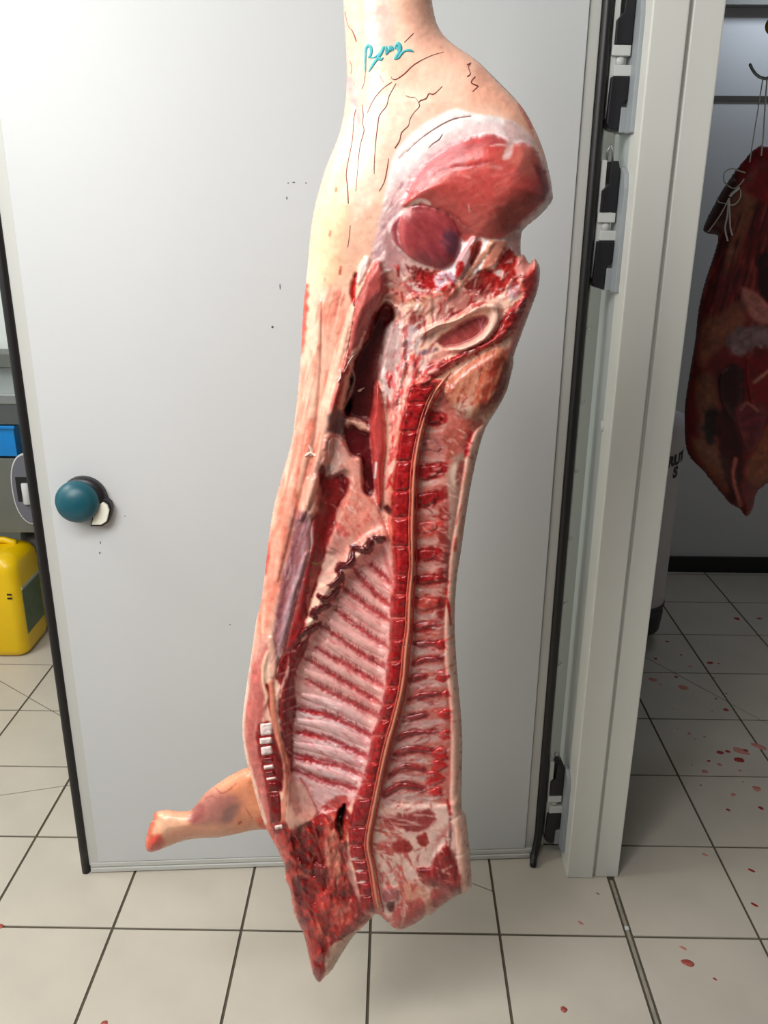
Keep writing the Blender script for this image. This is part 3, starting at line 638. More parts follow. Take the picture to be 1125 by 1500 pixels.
# ================================================================ PORK CARCASS
CY = 1.22
K = Canvas(335, -260, 826, 1456, (247, 200, 176), CY, 1.0, 3); K.skin = np.array([0.92, 0.74, 0.62])
OUT = [(503, 0), (505, 40), (508, 100), (506, 150), (497, 196), (485, 226), (476, 250), (467, 280), (460, 308), (455, 340), (452, 374), (448, 415), (444, 455), (440, 530), (435, 585), (430, 630), (425, 655), (414, 694), (404, 730), (397, 765), (392, 802), (388, 840), (381, 890), (376, 905), (368, 960), (360, 1012), (356, 1045), (355, 1075), (359, 1106), (366, 1136), (378, 1184), (390, 1214), (404, 1240), (417, 1268), (417, 1287), (425, 1304), (431, 1340), (443, 1364), (450, 1390), (454, 1412), (460, 1430), (467, 1439), (473, 1434), (486, 1422), (498, 1402), (516, 1374), (530, 1360), (548, 1342), (553, 1339), (562, 1346), (574, 1357), (583, 1362), (594, 1360), (610, 1352), (626, 1341), (635, 1338), (646, 1328), (666, 1314), (687, 1304), (691, 1294), (688, 1246), (685, 1216), (682, 1194), (677, 1186), (676, 1166), (677, 1120), (677, 1070), (673, 1020), (668, 960), (666, 905), (669, 850), (675, 810), (682, 760), (690, 710), (701, 660), (712, 626), (728, 600), (742, 574), (748, 550), (752, 524), (764, 490), (778, 452), (788, 424), (791, 400), (789, 386), (781, 378), (776, 387), (768, 373), (763, 372), (763, 350), (767, 336), (786, 320), (808, 296), (809, 278), (804, 250), (796, 220), (784, 190), (770, 164), (757, 147), (743, 132), (714, 103), (705, 94), (690, 82), (672, 70), (652, 54), (640, 34), (634, 10), (632, -10), (626, -70), (612, -150), (604, -235), (560, -250), (524, -235), (512, -150), (503, -60)]
d0, _, _ = sdf(smooth_pts(OUT, 3, True), K.U, K.V); S = -d0
vv = K.V
R_ = np.interp(vv, [-260, 60, 150, 300, 420, 600, 1456], [.050, .056, .060, .055, .040, .034, .030])
rim = np.interp(vv, [-260, 60, 150, 300, 420, 600, 1456], [46, 58, 75, 60, 40, 30, 20])
K.Z = R_*prof(S/rim)
red = (168, 30, 30)
F = K.fill; Ln = K.line; GR = K.grain

# ---- skin tints
SK = [(440, 0), (640, -40), (720, 100), (800, 180), (700, 170), (610, 190), (565, 260), (550, 380), (520, 480), (480, 640), (430, 800), (395, 1000), (350, 1000), (380, 700), (440, 400)]
K.C += K.N[45][..., None]*np.array([0.006, -0.03, -0.034])
K.C += K.N[18][..., None]*np.array([0.005, -0.014, -0.016])
F([(500, -60), (545, -60), (540, 80), (520, 160), (500, 160), (505, 60)], (247, 186, 166), 14, 8, 18, .7)
F([(545, -10), (570, -10), (575, 60), (560, 75), (535, 70)], (244, 200, 188), 8, 4, 18, .8)
F([(600, -60), (640, -60), (650, 50), (700, 95), (690, 100), (620, 70), (590, 20)], (244, 182, 158), 14, 6, 18, .7)
F([(700, 95), (745, 135), (790, 195), (806, 260), (798, 240), (770, 195), (730, 160), (690, 150)], (243, 176, 150), 12, 6, 18, .8)
F([(520, 200), (560, 130), (610, 130), (630, 160), (590, 200), (565, 250), (550, 330), (520, 330), (515, 260)], (252, 226, 204), 16, 6, 18, .8)  # pale mid-ham patch: the overexposed light painted into the skin colour
F([(470, 270), (500, 230), (510, 300), (505, 400), (470, 420), (452, 400), (455, 340)], (246, 200, 160), 14, 6, 18, .7)
F([(520, 330), (545, 300), (560, 280), (555, 330), (540, 380), (520, 430), (505, 430)], (246, 190, 162), 10, 5, 18, .7)
Ln([(512, 120), (520, 150), (526, 180)], 10, (232, 150, 160), 6, 3, 7, .6)
F([(444, 455), (500, 430), (520, 440), (510, 500), (490, 560), (482, 610), (440, 620), (430, 640)], (240, 186, 162), 10, 6, 18, .9)
F([(428, 640), (482, 600), (486, 640), (470, 690), (448, 730), (430, 780), (415, 850), (395, 920), (372, 960), (360, 1012), (378, 900), (395, 790), (412, 700)], (228, 134, 112), 9, 6, 18, .95)
GR([(440, 450), (510, 430), (490, 560), (480, 640), (440, 760), (400, 900), (370, 960), (380, 880), (400, 750), (425, 640)], (246, 200, 178), 1.78, 7, 10, .8, .0, 21, 6)
GR([(440, 450), (510, 430), (490, 560), (480, 640), (440, 760), (400, 900), (370, 960), (380, 880), (400, 750), (425, 640)], (214, 104, 84), 1.78, 6, 9, .55, .15, 25, 6)
Ln([(449, 418), (446, 450), (443, 490), (441, 520)], [4, 10, 8, 2], (216, 66, 46), 3, 3, 7, .85)
Ln([(394, 796), (391, 815), (388, 840)], [4, 9, 6], (222, 56, 44), 2, 1, 7, .9)
Ln([(384, 880), (376, 940), (370, 975)], [3, 8, 4], (220, 96, 70), 3, 2, 7, .7)
for p in [(499, 396, 5), (484, 342, 3), (493, 278, 2.5), (476, 410, 2), (782, 164, 6), (466, 508, 3), (438, 690, 4), (379, 927, 2), (377, 982, 2)]: Ln([(p[0], p[1]-p[2]), (p[0]-1, p[1]+p[2])], p[2]*.8, (190, 84, 62), 1.5, 1, 7, .7)
Ln([(760, 152), (770, 166), (778, 186)], [3, 8, 4], (196, 70, 54), 3, 2, 7, .8)
# soft folds of the belly edge
Ln([(520, 440), (500, 520), (484, 600), (470, 680), (440, 760)], [3, 20, 26, 22, 8], None, dome=0.010)
Ln([(470, 440), (460, 540), (448, 640), (425, 740), (405, 850)], [2, 18, 24, 20, 6], None, dome=0.005)

# ---- fat cap around the ham face
FC = [(545, 420), (548, 372), (556, 330), (563, 292), (570, 252), (577, 228), (594, 204), (620, 182), (648, 166), (668, 159), (690, 165), (730, 172), (760, 184), (780, 205), (797, 240), (806, 275), (808, 294), (786, 319), (767, 335), (763, 366), (700, 400), (600, 420)]
F(FC, (253, 246, 242), 3.5, 1.5, 7)
F([(566, 300), (580, 262), (610, 230), (650, 200), (690, 178), (735, 178), (775, 205), (796, 245), (806, 280), (800, 300), (760, 340), (600, 330)], (234, 204, 202), 9, 4, 18, .8)
Ln([(585, 232), (610, 208), (640, 188), (668, 174), (690, 170)], 1.6, (214, 160, 150), 1, .5, 7, .8, dz=-.001)
F([(740, 175), (775, 196), (800, 245), (808, 290), (803, 292), (795, 250), (772, 212), (748, 196)], (228, 190, 184), 4, 3, 7, .9)
F([(545, 372), (553, 332), (563, 300), (580, 276), (600, 260), (614, 272), (596, 297), (575, 325), (566, 345), (562, 384), (548, 388)], (228, 184, 178), 5, 4, 7, .95)
GR([(545, 380), (556, 330), (570, 285), (605, 250), (640, 225), (620, 260), (580, 310), (565, 345), (562, 384)], (176, 128, 138), 2.25, 3, 6, .75, .12, 31, 4)
GR([(545, 380), (556, 330), (570, 285), (605, 250), (640, 225), (620, 260), (580, 310), (565, 345), (562, 384)], (244, 224, 220), 2.25, 4, 6, .8, .1, 35, 4, dz=.0005)
# ---- ham muscles
HM = [(590, 303), (597, 284), (604, 268), (622, 244), (645, 226), (670, 212), (700, 201), (722, 199), (742, 206), (752, 212), (770, 211), (785, 224), (795, 248), (801, 272), (799, 288), (785, 308), (765, 326), (746, 345), (732, 350), (702, 347), (690, 338), (660, 316), (632, 304), (610, 301)]
F(HM, (186, 78, 72), 4, 3, 7, dz=.004, zsoft=6)
F([(596, 285), (604, 262), (640, 226), (680, 206), (705, 200), (730, 200), (742, 210), (740, 226), (700, 240), (660, 246), (630, 258), (610, 280)], (170, 70, 72), 4, 3, 7, .9)
F([(596, 282), (606, 256), (640, 224), (672, 208), (680, 216), (648, 236), (620, 258), (604, 282)], (192, 126, 130), 6, 4, 7, .85)
F([(684, 226), (700, 216), (734, 214), (740, 222), (734, 230), (700, 238), (684, 240)], (190, 66, 60), 3, 2, 7)
Ln([(604, 288), (625, 268), (655, 248), (690, 243), (720, 236)], [4, 7, 7, 5, 3], (152, 44, 46), 3.5, 2, 7, .7, dz=-.0006)
F([(760, 214), (780, 220), (792, 250), (780, 262), (758, 246), (748, 236)], (196, 106, 92), 6, 4, 7, .8)
F([(745, 206), (752, 214), (748, 232), (736, 233), (740, 218)], (224, 188, 182), 3, 2, 7)
Ln([(742, 190), (748, 205), (745, 226), (738, 232)], [10, 7, 6, 2], (224, 188, 184), 2, 2)
Ln([(718, 214), (730, 212), (742, 213)], [1, 3, 3], (226, 180, 172), 1.2, .5); Ln([(712, 245), (725, 244), (735, 247)], [1, 7, 3], (206, 140, 132), 3, 1, 7, .6)
Ln([(784, 242), (793, 255), (799, 276), (796, 290)], [3, 12, 11, 4], (126, 36, 42), 4, 2, 7, .85)
F([(700, 300), (760, 280), (790, 290), (765, 322), (735, 345), (705, 340)], (172, 82, 72), 10, 4, 18, .6)
GR(HM, (206, 124, 112), 2.6, 6, 6, .35, .15, 41, 6)
Ln([(678, 257), (688, 260)], 4, (216, 150, 142), 2, 2, 7, .6); Ln([(686, 300), (688, 310)], 2, (226, 170, 160), 1)
Ln([(690, 336), (698, 342), (704, 350)], 3, (196, 130, 110), 1.5, 1)
F([(634, 303), (660, 314), (690, 336), (702, 348), (692, 356), (676, 352), (664, 330), (645, 312)], (172, 80, 76), 4, 3, 7)
# second lobe
RM = [(583, 336), (586, 319), (595, 306), (614, 300), (634, 304), (655, 314), (668, 328), (675, 348), (673, 368), (665, 384), (650, 394), (630, 391), (605, 381), (592, 370), (585, 354)]
F(RM, (152, 60, 64), 2.5, 1, 7, dz=.003)
F([(584, 336), (588, 318), (600, 307), (605, 312), (594, 330), (594, 360), (604, 376), (592, 368)], (194, 100, 98), 4, 2, 7, .8)
F([(648, 346), (655, 336), (668, 340), (673, 356), (668, 374), (656, 372), (648, 360)], (98, 56, 72), 6, 3, 7, .9)
F([(615, 365), (640, 360), (660, 376), (650, 392), (625, 388)], (128, 50, 60), 8, 3, 7, .7)
GR(RM, (176, 82, 80), 0.9, 4, 5, .4, .1, 45, 4)
F([(572, 342), (577, 324), (588, 313), (583, 330), (583, 350), (590, 366), (578, 357)], (156, 70, 76), 2, 1, 7, dz=.002)
Ln([(586, 316), (596, 304), (606, 297), (618, 294), (630, 299)], [4, 5, 7, 7, 3], (236, 196, 184), 1.8, 2, 7, 1)
Ln([(594, 300), (606, 287), (616, 278)], [6, 8, 3], (188, 70, 66), 3, 2, 7, .8)
# membranes and mess under the ham
F([(562, 352), (572, 340), (580, 358), (594, 372), (630, 394), (650, 398), (640, 404), (600, 398), (575, 402), (564, 390)], (190, 140, 138), 5, 4, 7)
F([(560, 398), (580, 396), (605, 404), (612, 430), (600, 445), (580, 445), (565, 440), (562, 420)], (198, 138, 126), 4, 5, 7)
F([(590, 380), (640, 394), (660, 400), (655, 412), (620, 404), (596, 396)], (214, 172, 164), 3, 4, 3)
F([(607, 394), (625, 396), (640, 404), (638, 424), (620, 422), (606, 408)], (168, 32, 34), 3, 4, 3, dz=-.006)
GR([(600, 392), (650, 400), (650, 430), (600, 425)], (216, 110, 100), .4, 3, 2, .7, .1, 51, 4)
F([(590, 415), (610, 412), (634, 430), (632, 436), (606, 434)], (186, 90, 88), 3, 2, 7)
Ln([(583, 396), (595, 412), (612, 424), (630, 426)], [3, 5, 6, 2], (216, 186, 178), 2, 2)
F([(600, 434), (630, 434), (633, 450), (624, 460), (604, 457), (597, 446)], (216, 162, 132), 2, 2, 7, dz=.004)
F([(570, 425), (588, 424), (596, 440), (580, 448), (570, 440)], (206, 128, 112), 2, 4, 3)
F([(637, 405), (650, 398), (664, 400), (668, 412), (660, 424), (645, 428), (638, 420)], (206, 172, 184), 2.5, 3, 7, dz=.004)
F([(648, 418), (664, 414), (668, 428), (655, 434), (647, 428)], (196, 46, 44), 2, 2, 3, dz=.004)
TD = [(666, 404), (670, 380), (688, 352), (698, 347), (698, 362), (688, 388), (676, 410)]
F(TD, (204, 158, 158), 2, 1, 7, dz=.004); F([(667, 400), (672, 384), (680, 386), (678, 398), (670, 408)], (166, 34, 32), 2, 1, 7)
F([(690, 362), (702, 352), (706, 358), (696, 382), (690, 390)], (172, 50, 40), 2.5, 2)
F([(715, 357), (742, 352), (740, 366), (726, 388), (708, 396), (706, 388), (714, 372)], (206, 132, 112), 2, 2, 7, dz=.003)
Ln([(722, 354), (708, 372), (694, 392), (676, 414), (664, 428), (655, 438)], [8, 7, 7, 6, 5, 3], (208, 146, 120), 1.8, 2, 7, 1, dz=.003)
F([(740, 345), (764, 340), (764, 372), (755, 372), (748, 362), (742, 356)], (226, 176, 168), 3, 2)
F([(740, 366), (754, 372), (762, 396), (756, 420), (740, 432), (716, 436), (695, 428), (680, 420), (700, 400), (724, 392)], (160, 34, 30), 4, 5, 7, dz=-.004)
F([(680, 424), (700, 404), (725, 430), (712, 440), (690, 440)], (124, 60, 52), 5, 4, 7, .8)
F([(722, 398), (734, 394), (740, 402), (730, 406)], (222, 196, 188), 2, 1.5); F([(745, 420), (757, 416), (760, 432), (748, 440)], (206, 176, 182), 3, 2)
GR([(690, 390), (755, 375), (760, 430), (700, 436)], (214, 80, 66), 2.4, 3, 3, .6, .1, 55, 4)
F([(640, 436), (680, 424), (720, 440), (700, 456), (660, 470), (638, 474), (632, 456)], (176, 112, 102), 5, 5, 7, .95)
GR([(610, 440), (690, 424), (700, 460), (630, 500), (600, 470)], (226, 184, 166), 2.3, 4, 4, .7, .05, 57, 5)
F([(600, 462), (622, 462), (622, 480), (606, 490), (598, 478)], (140, 62, 56), 4, 4)
# tail flap at the right
TF = [(763, 373), (770, 375), (776, 388), (782, 379), (790, 388), (791, 402), (788, 424), (778, 452), (764, 490), (752, 524), (746, 540), (742, 520), (754, 480), (766, 440), (762, 410), (754, 396), (758, 382)]
F(TF, (222, 146, 136), 3, 2, 7, dz=.004)
F([(772, 400), (784, 392), (787, 402), (782, 424), (772, 440), (764, 430)], (192, 58, 54), 4, 3, 7, .9)
Ln([(790, 392), (788, 424), (776, 456), (764, 490), (752, 524), (747, 552), (738, 578)], 5, (232, 186, 174), 2, 1)
# pelvis: obturator window with its pale ring
F([(642, 500), (658, 484), (690, 466), (710, 462), (716, 474), (708, 492), (684, 504), (656, 510)], (160, 72, 70), 3, 2, 7, dz=-.006, zsoft=4)
GR([(642, 500), (700, 462), (716, 474), (684, 504)], (190, 110, 106), .9, 4, 4, .4, .1, 61)
Ln([(618, 490), (640, 477), (668, 469), (700, 452), (722, 446), (732, 452)], [10, 7, 9, 12, 14, 6], (230, 184, 162), 1.6, 2, 7, 1, dz=.006)
Ln([(724, 450), (726, 466), (716, 486), (700, 500), (680, 510), (660, 512)], [14, 16, 14, 12, 12, 8], (232, 188, 170), 1.6, 2, 7, 1, dz=.006)
Ln([(728, 442), (738, 430), (745, 424)], [6, 5, 2], (226, 186, 170), 1.4, 1)
for a in [(702, 470, 706, 488), (708, 466, 704, 480)]: Ln([(a[0], a[1]), (a[2], a[3])], 2, (196, 120, 130), 1.2, 1)
# sacral band and right rump
SB = [(770, 436), (760, 470), (740, 496), (716, 508), (690, 522), (664, 536), (640, 552), (620, 566), (612, 560), (624, 540), (650, 528), (680, 514), (712, 500), (728, 484), (736, 466), (752, 448)]
F(SB, (168, 34, 34), 3, 5, 3, dz=.003)
GR(SB, (100, 12, 16), 2.5, 4, 3, .7, .05, 65, 4); GR(SB, (214, 96, 84), 2.5, 3, 4, .7, .2, 67, 4)
F([(600, 566), (620, 540), (640, 530), (600, 530), (588, 545)], (220, 160, 142), 5, 6, 7, .8)
F([(620, 530), (650, 512), (662, 516), (640, 530), (624, 540)], (216, 146, 132), 3, 3)
Ln([(640, 512), (624, 516), (612, 520)], [4, 8, 6], (96, 62, 82), 3, 2, 7, .8)
F([(590, 480), (612, 480), (614, 500), (600, 516), (590, 505)], (180, 156, 160), 5, 5, 7, .9)
RR = [(736, 508), (752, 524), (748, 552), (740, 576), (726, 600), (708, 608), (690, 612), (664, 600), (650, 580), (654, 560), (680, 536), (710, 516)]
F(RR, (190, 118, 92), 4, 4, 7, dome=.006, rim=18)
F([(728, 520), (744, 530), (744, 560), (728, 588), (706, 600), (700, 590), (712, 560), (716, 540)], (146, 62, 44), 4, 4, 7, .95)
Ln([(738, 530), (726, 560), (712, 590)], [3, 5, 3], (206, 130, 96), 1.8, 2); Ln([(712, 540), (704, 560), (698, 590)], [4, 6, 3], (196, 90, 60), 2.5, 3)
GR(RR, (226, 178, 156), 1.9, 4, 4, .55, .12, 71, 5); GR(RR, (150, 40, 34), 1.9, 5, 4, .6, .2, 73, 5)
F([(660, 596), (690, 590), (690, 614), (676, 616), (662, 606)], (226, 186, 164), 4, 4)
# ---- right loin column beside the processes
LO = [(640, 560), (664, 600), (690, 614), (705, 612), (708, 624), (698, 664), (688, 710), (680, 760), (672, 810), (666, 850), (664, 905), (666, 960), (670, 1020), (674, 1070), (674, 1120), (673, 1166), (640, 1180), (560, 1170), (575, 1090), (592, 1030), (604, 950), (608, 850), (612, 700), (622, 620)]
F(LO, (196, 112, 100), 3, 1, 7, dz=-.005, zsoft=5)
F([(650, 640), (672, 620), (690, 616), (690, 650), (672, 660), (664, 690), (652, 680)], (168, 84, 70), 5, 4, 7, .9)
F([(654, 690), (668, 668), (684, 668), (676, 720), (666, 790), (660, 850), (652, 850), (652, 780)], (182, 140, 124), 5, 4, 7, .95)
F([(660, 690), (668, 678), (672, 700), (664, 712)], (206, 178, 160), 3, 2); F([(670, 684), (680, 676), (676, 704), (668, 710)], (160, 84, 76), 3, 2)
F([(646, 720), (656, 718), (656, 790), (648, 850), (642, 850), (642, 780)], (146, 48, 44), 3, 3, 7, .9)
F([(652, 800), (662, 790), (664, 838), (652, 854)], (132, 66, 60), 4, 3, 7, .9)
# back fat and rind along the right edge
BF = [(712, 622), (706, 650), (694, 705), (684, 760), (676, 810), (669, 852), (667, 905), (669, 960), (673, 1020), (677, 1070), (677, 1186), (683, 1196), (686, 1216), (690, 1290), (687, 1303), (672, 1308), (670, 1270), (668, 1220), (660, 1190), (660, 1130), (661, 1080), (658, 1020), (652, 970), (652, 910), (656, 860), (660, 812), (668, 764), (678, 700), (684, 664), (696, 632)]
F(BF, (230, 178, 158), 2.5, 1.5, 7, dome=.006, rim=10)
GR(BF, (240, 206, 190), 1.65, 4, 8, .6, .05, 81, 3); GR(BF, (206, 122, 104), 1.65, 4, 8, .5, .2, 83, 3)
Ln([(690, 632), (684, 660), (682, 668)], [3, 7, 3], (198, 46, 50), 2, 2); Ln([(657, 852), (654, 870), (658, 892), (660, 915)], [1.5, 3, 4, 1], (186, 40, 34), 1.4, 1.5)
Ln([(668, 788), (666, 806)], 4, (206, 96, 84), 2, 1); Ln([(676, 740), (668, 768)], 2.5, (196, 104, 92), 1.5, 1)
for v in range(640, 1300, 23): Ln([(K.U[0, 0]*0+np.interp(v, [640, 850, 1070, 1290], [700, 664, 672, 684])+((v*7) % 9-4), v), (np.interp(v, [640, 850, 1070, 1290], [700, 664, 672, 684])+((v*7) % 9-4), v+2)], 1.6, (176, 60, 52), 1, .5, 7, .7)
# ---- flank muscle, slit, upper cavity
F([(505, 560), (515, 520), (530, 480), (545, 452), (560, 440), (578, 446), (592, 480), (592, 540), (580, 600), (570, 700), (572, 790), (575, 830), (560, 800), (520, 830), (480, 880), (440, 960), (430, 1000), (420, 1120), (440, 1190), (500, 1190), (530, 1140), (555, 1040), (568, 930), (572, 850), (560, 780), (470, 860), (452, 900), (470, 760), (470, 690), (490, 620)], None, dz=-.020, zsoft=14)
FM = [(556, 382), (563, 396), (565, 416), (560, 442), (550, 470), (536, 497), (520, 522), (506, 546), (502, 566), (492, 600), (484, 606), (487, 582), (500, 540), (511, 502), (516, 472), (521, 448), (534, 412), (547, 390)]
F(FM, (176, 84, 78), 2.5, 1.5, 7, dz=.008, zsoft=4)
F([(562, 400), (565, 418), (558, 446), (540, 488), (524, 512), (536, 470), (552, 430)], (146, 52, 52), 5, 2, 7, .8)
GR(FM, (206, 124, 116), 1.95, 3, 8, .5, .05, 91, 3)
Ln([(522, 402), (517, 425), (519, 446)], [4, 8, 3], (186, 34, 28), 1.8, 1, 7, 1, dz=-.004)
Ln([(519, 447), (526, 432), (537, 412)], [2.4, 1.8, 1], (60, 22, 22), .9)
Ln([(538, 380), (532, 396), (526, 412)], [7, 13, 8], (244, 222, 212), 2, 1.5, 7, 1, dz=.004)
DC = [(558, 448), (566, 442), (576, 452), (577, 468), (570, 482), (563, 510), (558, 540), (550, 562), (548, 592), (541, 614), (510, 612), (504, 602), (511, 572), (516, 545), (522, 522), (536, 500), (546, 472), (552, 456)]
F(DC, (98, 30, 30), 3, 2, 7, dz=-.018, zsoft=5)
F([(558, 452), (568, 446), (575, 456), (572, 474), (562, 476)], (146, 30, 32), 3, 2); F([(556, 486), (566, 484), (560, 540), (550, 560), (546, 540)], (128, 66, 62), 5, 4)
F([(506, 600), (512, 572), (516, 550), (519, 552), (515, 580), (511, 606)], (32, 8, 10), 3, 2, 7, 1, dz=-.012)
Ln([(516, 540), (519, 556), (512, 580), (505, 596)], [2, 4, 4, 2], (206, 172, 162), 1.2, 1, 7, 1, dz=.012)
Ln([(552, 455), (562, 441), (572, 442), (580, 450)], [2, 4, 4, 2], (206, 168, 156), 1.3, 1, 7, 1, dz=.008)
Ln([(535, 486), (527, 508), (520, 516), (508, 538), (506, 546)], [2, 4, 7, 4, 5], (228, 192, 176), 1.4, 2, 3, 1, dz=.006)
Ln([(500, 532), (497, 545), (494, 560)], 1.5, (206, 130, 116), 1)
F([(502, 530), (512, 536), (508, 548), (500, 545)], (196, 92, 82), 2, 2)
# fascia between cavity and spine
FA = [(574, 470), (586, 474), (592, 500), (592, 540), (586, 560), (578, 596), (566, 590), (558, 560), (554, 545), (560, 512), (564, 484)]
F(FA, (200, 166, 160), 3, 3, 7, dz=.010, zsoft=5)
GR(FA, (236, 216, 208), 1.75, 4, 5, .8, .05, 95, 4); GR(FA, (176, 92, 96), 1.75, 4, 5, .6, .2, 97, 4)
Ln([(562, 544), (570, 552), (578, 548)], [6, 12, 6], (240, 222, 216), 3, 3)
Ln([(580, 450), (590, 468), (592, 500), (591, 530), (586, 560), (578, 590), (573, 620)], [5, 7, 7, 8, 7, 6, 5], (218, 132, 126), 2, 2, 7, 1, dz=.004)
F([(590, 530), (606, 532), (612, 548), (604, 566), (594, 584), (582, 588), (584, 560)], (226, 176, 162), 3, 4, 3, dz=.006)
GR([(575, 520), (615, 520), (605, 590), (575, 590)], (196, 70, 78), 2.1, 3, 4, .6, .15, 99, 4)
F([(600, 520), (622, 524), (640, 540), (616, 548), (604, 536)], (190, 70, 64), 3, 4, 3)
# ---- abdominal cavity, tenderloin, fat sheet
AB = [(486, 606), (510, 612), (542, 614), (560, 640), (562, 740), (572, 790), (545, 792), (500, 830), (470, 850), (448, 760), (452, 700), (476, 660)]
F(AB, (208, 152, 138), 4, 3, 7)
F([(484, 606), (500, 600), (508, 618), (504, 640), (488, 640), (482, 622)], (130, 106, 104), 5, 4, 7, .95)
F([(504, 612), (520, 610), (541, 618), (542, 640), (520, 640), (506, 634)], (96, 20, 24), 4, 3)
F([(478, 640), (500, 640), (516, 668), (530, 670), (533, 716), (542, 726), (552, 738), (562, 760), (571, 790), (546, 790), (532, 804), (516, 808), (510, 828), (498, 828), (494, 812), (480, 806), (478, 790), (492, 762), (500, 742), (506, 728), (512, 704), (506, 692), (484, 700), (474, 690)], (220, 154, 138), 3, 3, 7, dz=.006)
F([(505, 712), (530, 700), (540, 726), (545, 760), (530, 790), (508, 780), (500, 750)], (226, 144, 126), 8, 5, 18, .85)
F([(476, 684), (490, 676), (506, 686), (504, 700), (482, 702), (474, 696)], (196, 162, 152), 3, 3); F([(480, 646), (496, 644), (508, 664), (500, 690), (486, 676)], (206, 158, 146), 4, 4)
GR([(495, 740), (560, 740), (560, 790), (495, 810)], (206, 96, 86), 1.0, 5, 2, .7, .2, 103, 4)
F([(480, 790), (500, 772), (506, 800), (496, 815), (482, 808)], (206, 140, 128), 4, 3)
F([(488, 764), (504, 770), (512, 784), (500, 786), (490, 776)], (196, 84, 78), 3, 4, 3, .8)
DP = [(507, 624), (516, 620), (526, 628), (540, 634), (543, 660), (546, 690), (549, 714), (543, 726), (535, 722), (532, 700), (530, 672), (518, 668), (508, 652), (505, 638)]
F(DP, (96, 16, 22), 2.2, 2, 7, dz=-.008, zsoft=4)
F([(506, 614), (520, 611), (536, 620), (542, 632), (528, 630), (516, 622), (508, 626)], (218, 164, 144), 2, 2, 3, dz=.006)
TL = [(552, 558), (558, 575), (563, 600), (566, 650), (562, 690), (560, 736), (553, 741), (549, 712), (545, 672), (541, 622), (546, 585)]
F(TL, (184, 66, 62), 2, 1, 7, dz=.006); GR(TL, (206, 100, 92), 1.62, 3, 8, .5, .05, 105, 2)
Ln([(551, 678), (549, 700)], 3, (240, 226, 220), 1.3, 1)
# red muscle strip on the belly wall and purple membrane
MS = [(470, 700), (478, 698), (502, 696), (511, 703), (509, 722), (499, 734), (492, 752), (490, 772), (480, 796), (474, 822), (465, 852), (455, 882), (446, 916), (440, 942), (426, 985), (418, 1000), (416, 962), (424, 922), (434, 882), (446, 832), (454, 802), (454, 776), (462, 746), (466, 724)]
F(MS, (138, 28, 30), 2.5, 2, 7, dz=-.004)
F([(468, 690), (474, 682), (476, 700), (472, 740), (466, 742), (466, 714)], (92, 14, 18), 2, 2)
F([(496, 696), (508, 700), (508, 718), (498, 726), (498, 712)], (96, 18, 22), 3, 2, 7, .9)
Ln([(476, 736), (488, 740), (494, 746)], 2, (206, 120, 104), 1)
GR(MS, (168, 52, 48), 1.9, 4, 7, .5, .1, 109)
F([(448, 708), (458, 698), (468, 700), (468, 730), (464, 752), (452, 757), (447, 742)], (224, 168, 148), 2, 2, 7, dz=.004)
F([(436, 745), (448, 756), (458, 768), (454, 800), (449, 830), (440, 872), (430, 908), (420, 938), (412, 962), (404, 985), (396, 962), (400, 930), (408, 880), (414, 840), (424, 800), (430, 765)], (168, 108, 110), 7, 4, 7)
Ln([(448, 812), (440, 836), (428, 872), (420, 905), (410, 945)], [4, 7, 8, 8, 5], (190, 158, 168), 3, 2, 7, .85, dz=.003)
Ln([(430, 800), (424, 830), (412, 880), (404, 930)], [5, 7, 7, 5], (128, 68, 76), 4, 2, 7, .8)
Ln([(452, 752), (456, 790), (450, 820)], [3, 5, 4], (196, 150, 146), 2, 2)
Ln([(456, 824), (464, 826), (472, 824)], [1, 2.5, 1], (120, 150, 60), .9)
# ---- rib cage lining
PL = [(560, 792), (574, 802), (577, 842), (572, 906), (568, 970), (560, 1033), (546, 1079), (532, 1148), (516, 1175), (500, 1190), (470, 1200), (440, 1192), (424, 1150), (424, 1100), (426, 1050), (426, 1000), (440, 962), (456, 930), (472, 900), (490, 870), (508, 842), (530, 815)]
F(PL, (230, 174, 166), 2.5, 2, 7, dz=-.008, zsoft=8)
F([(436, 1030), (480, 1020), (540, 1060), (530, 1140), (500, 1180), (440, 1180), (426, 1100)], (228, 186, 184), 12, 4, 18, .8)
ST = [[(542, 826), (560, 842), (576, 858)], [(520, 836), (544, 864), (573, 890)], [(500, 860), (528, 880), (571, 910)], [(490, 892), (518, 914), (567, 948)], [(474, 918), (500, 938), (540, 964), (563, 976)], [(462, 948), (492, 966), (520, 981), (562, 1006)], [(448, 964), (476, 982), (510, 1002), (557, 1030)], [(450, 996), (480, 1012), (520, 1032), (555, 1050)], [(440, 1038), (476, 1046), (510, 1060), (544, 1078)], [(430, 1070), (470, 1080), (504, 1092), (537, 1108)], [(426, 1106), (470, 1116), (500, 1122), (530, 1136)], [(434, 1128), (470, 1142), (500, 1150), (522, 1156)]]
rr = np.random.RandomState(5)
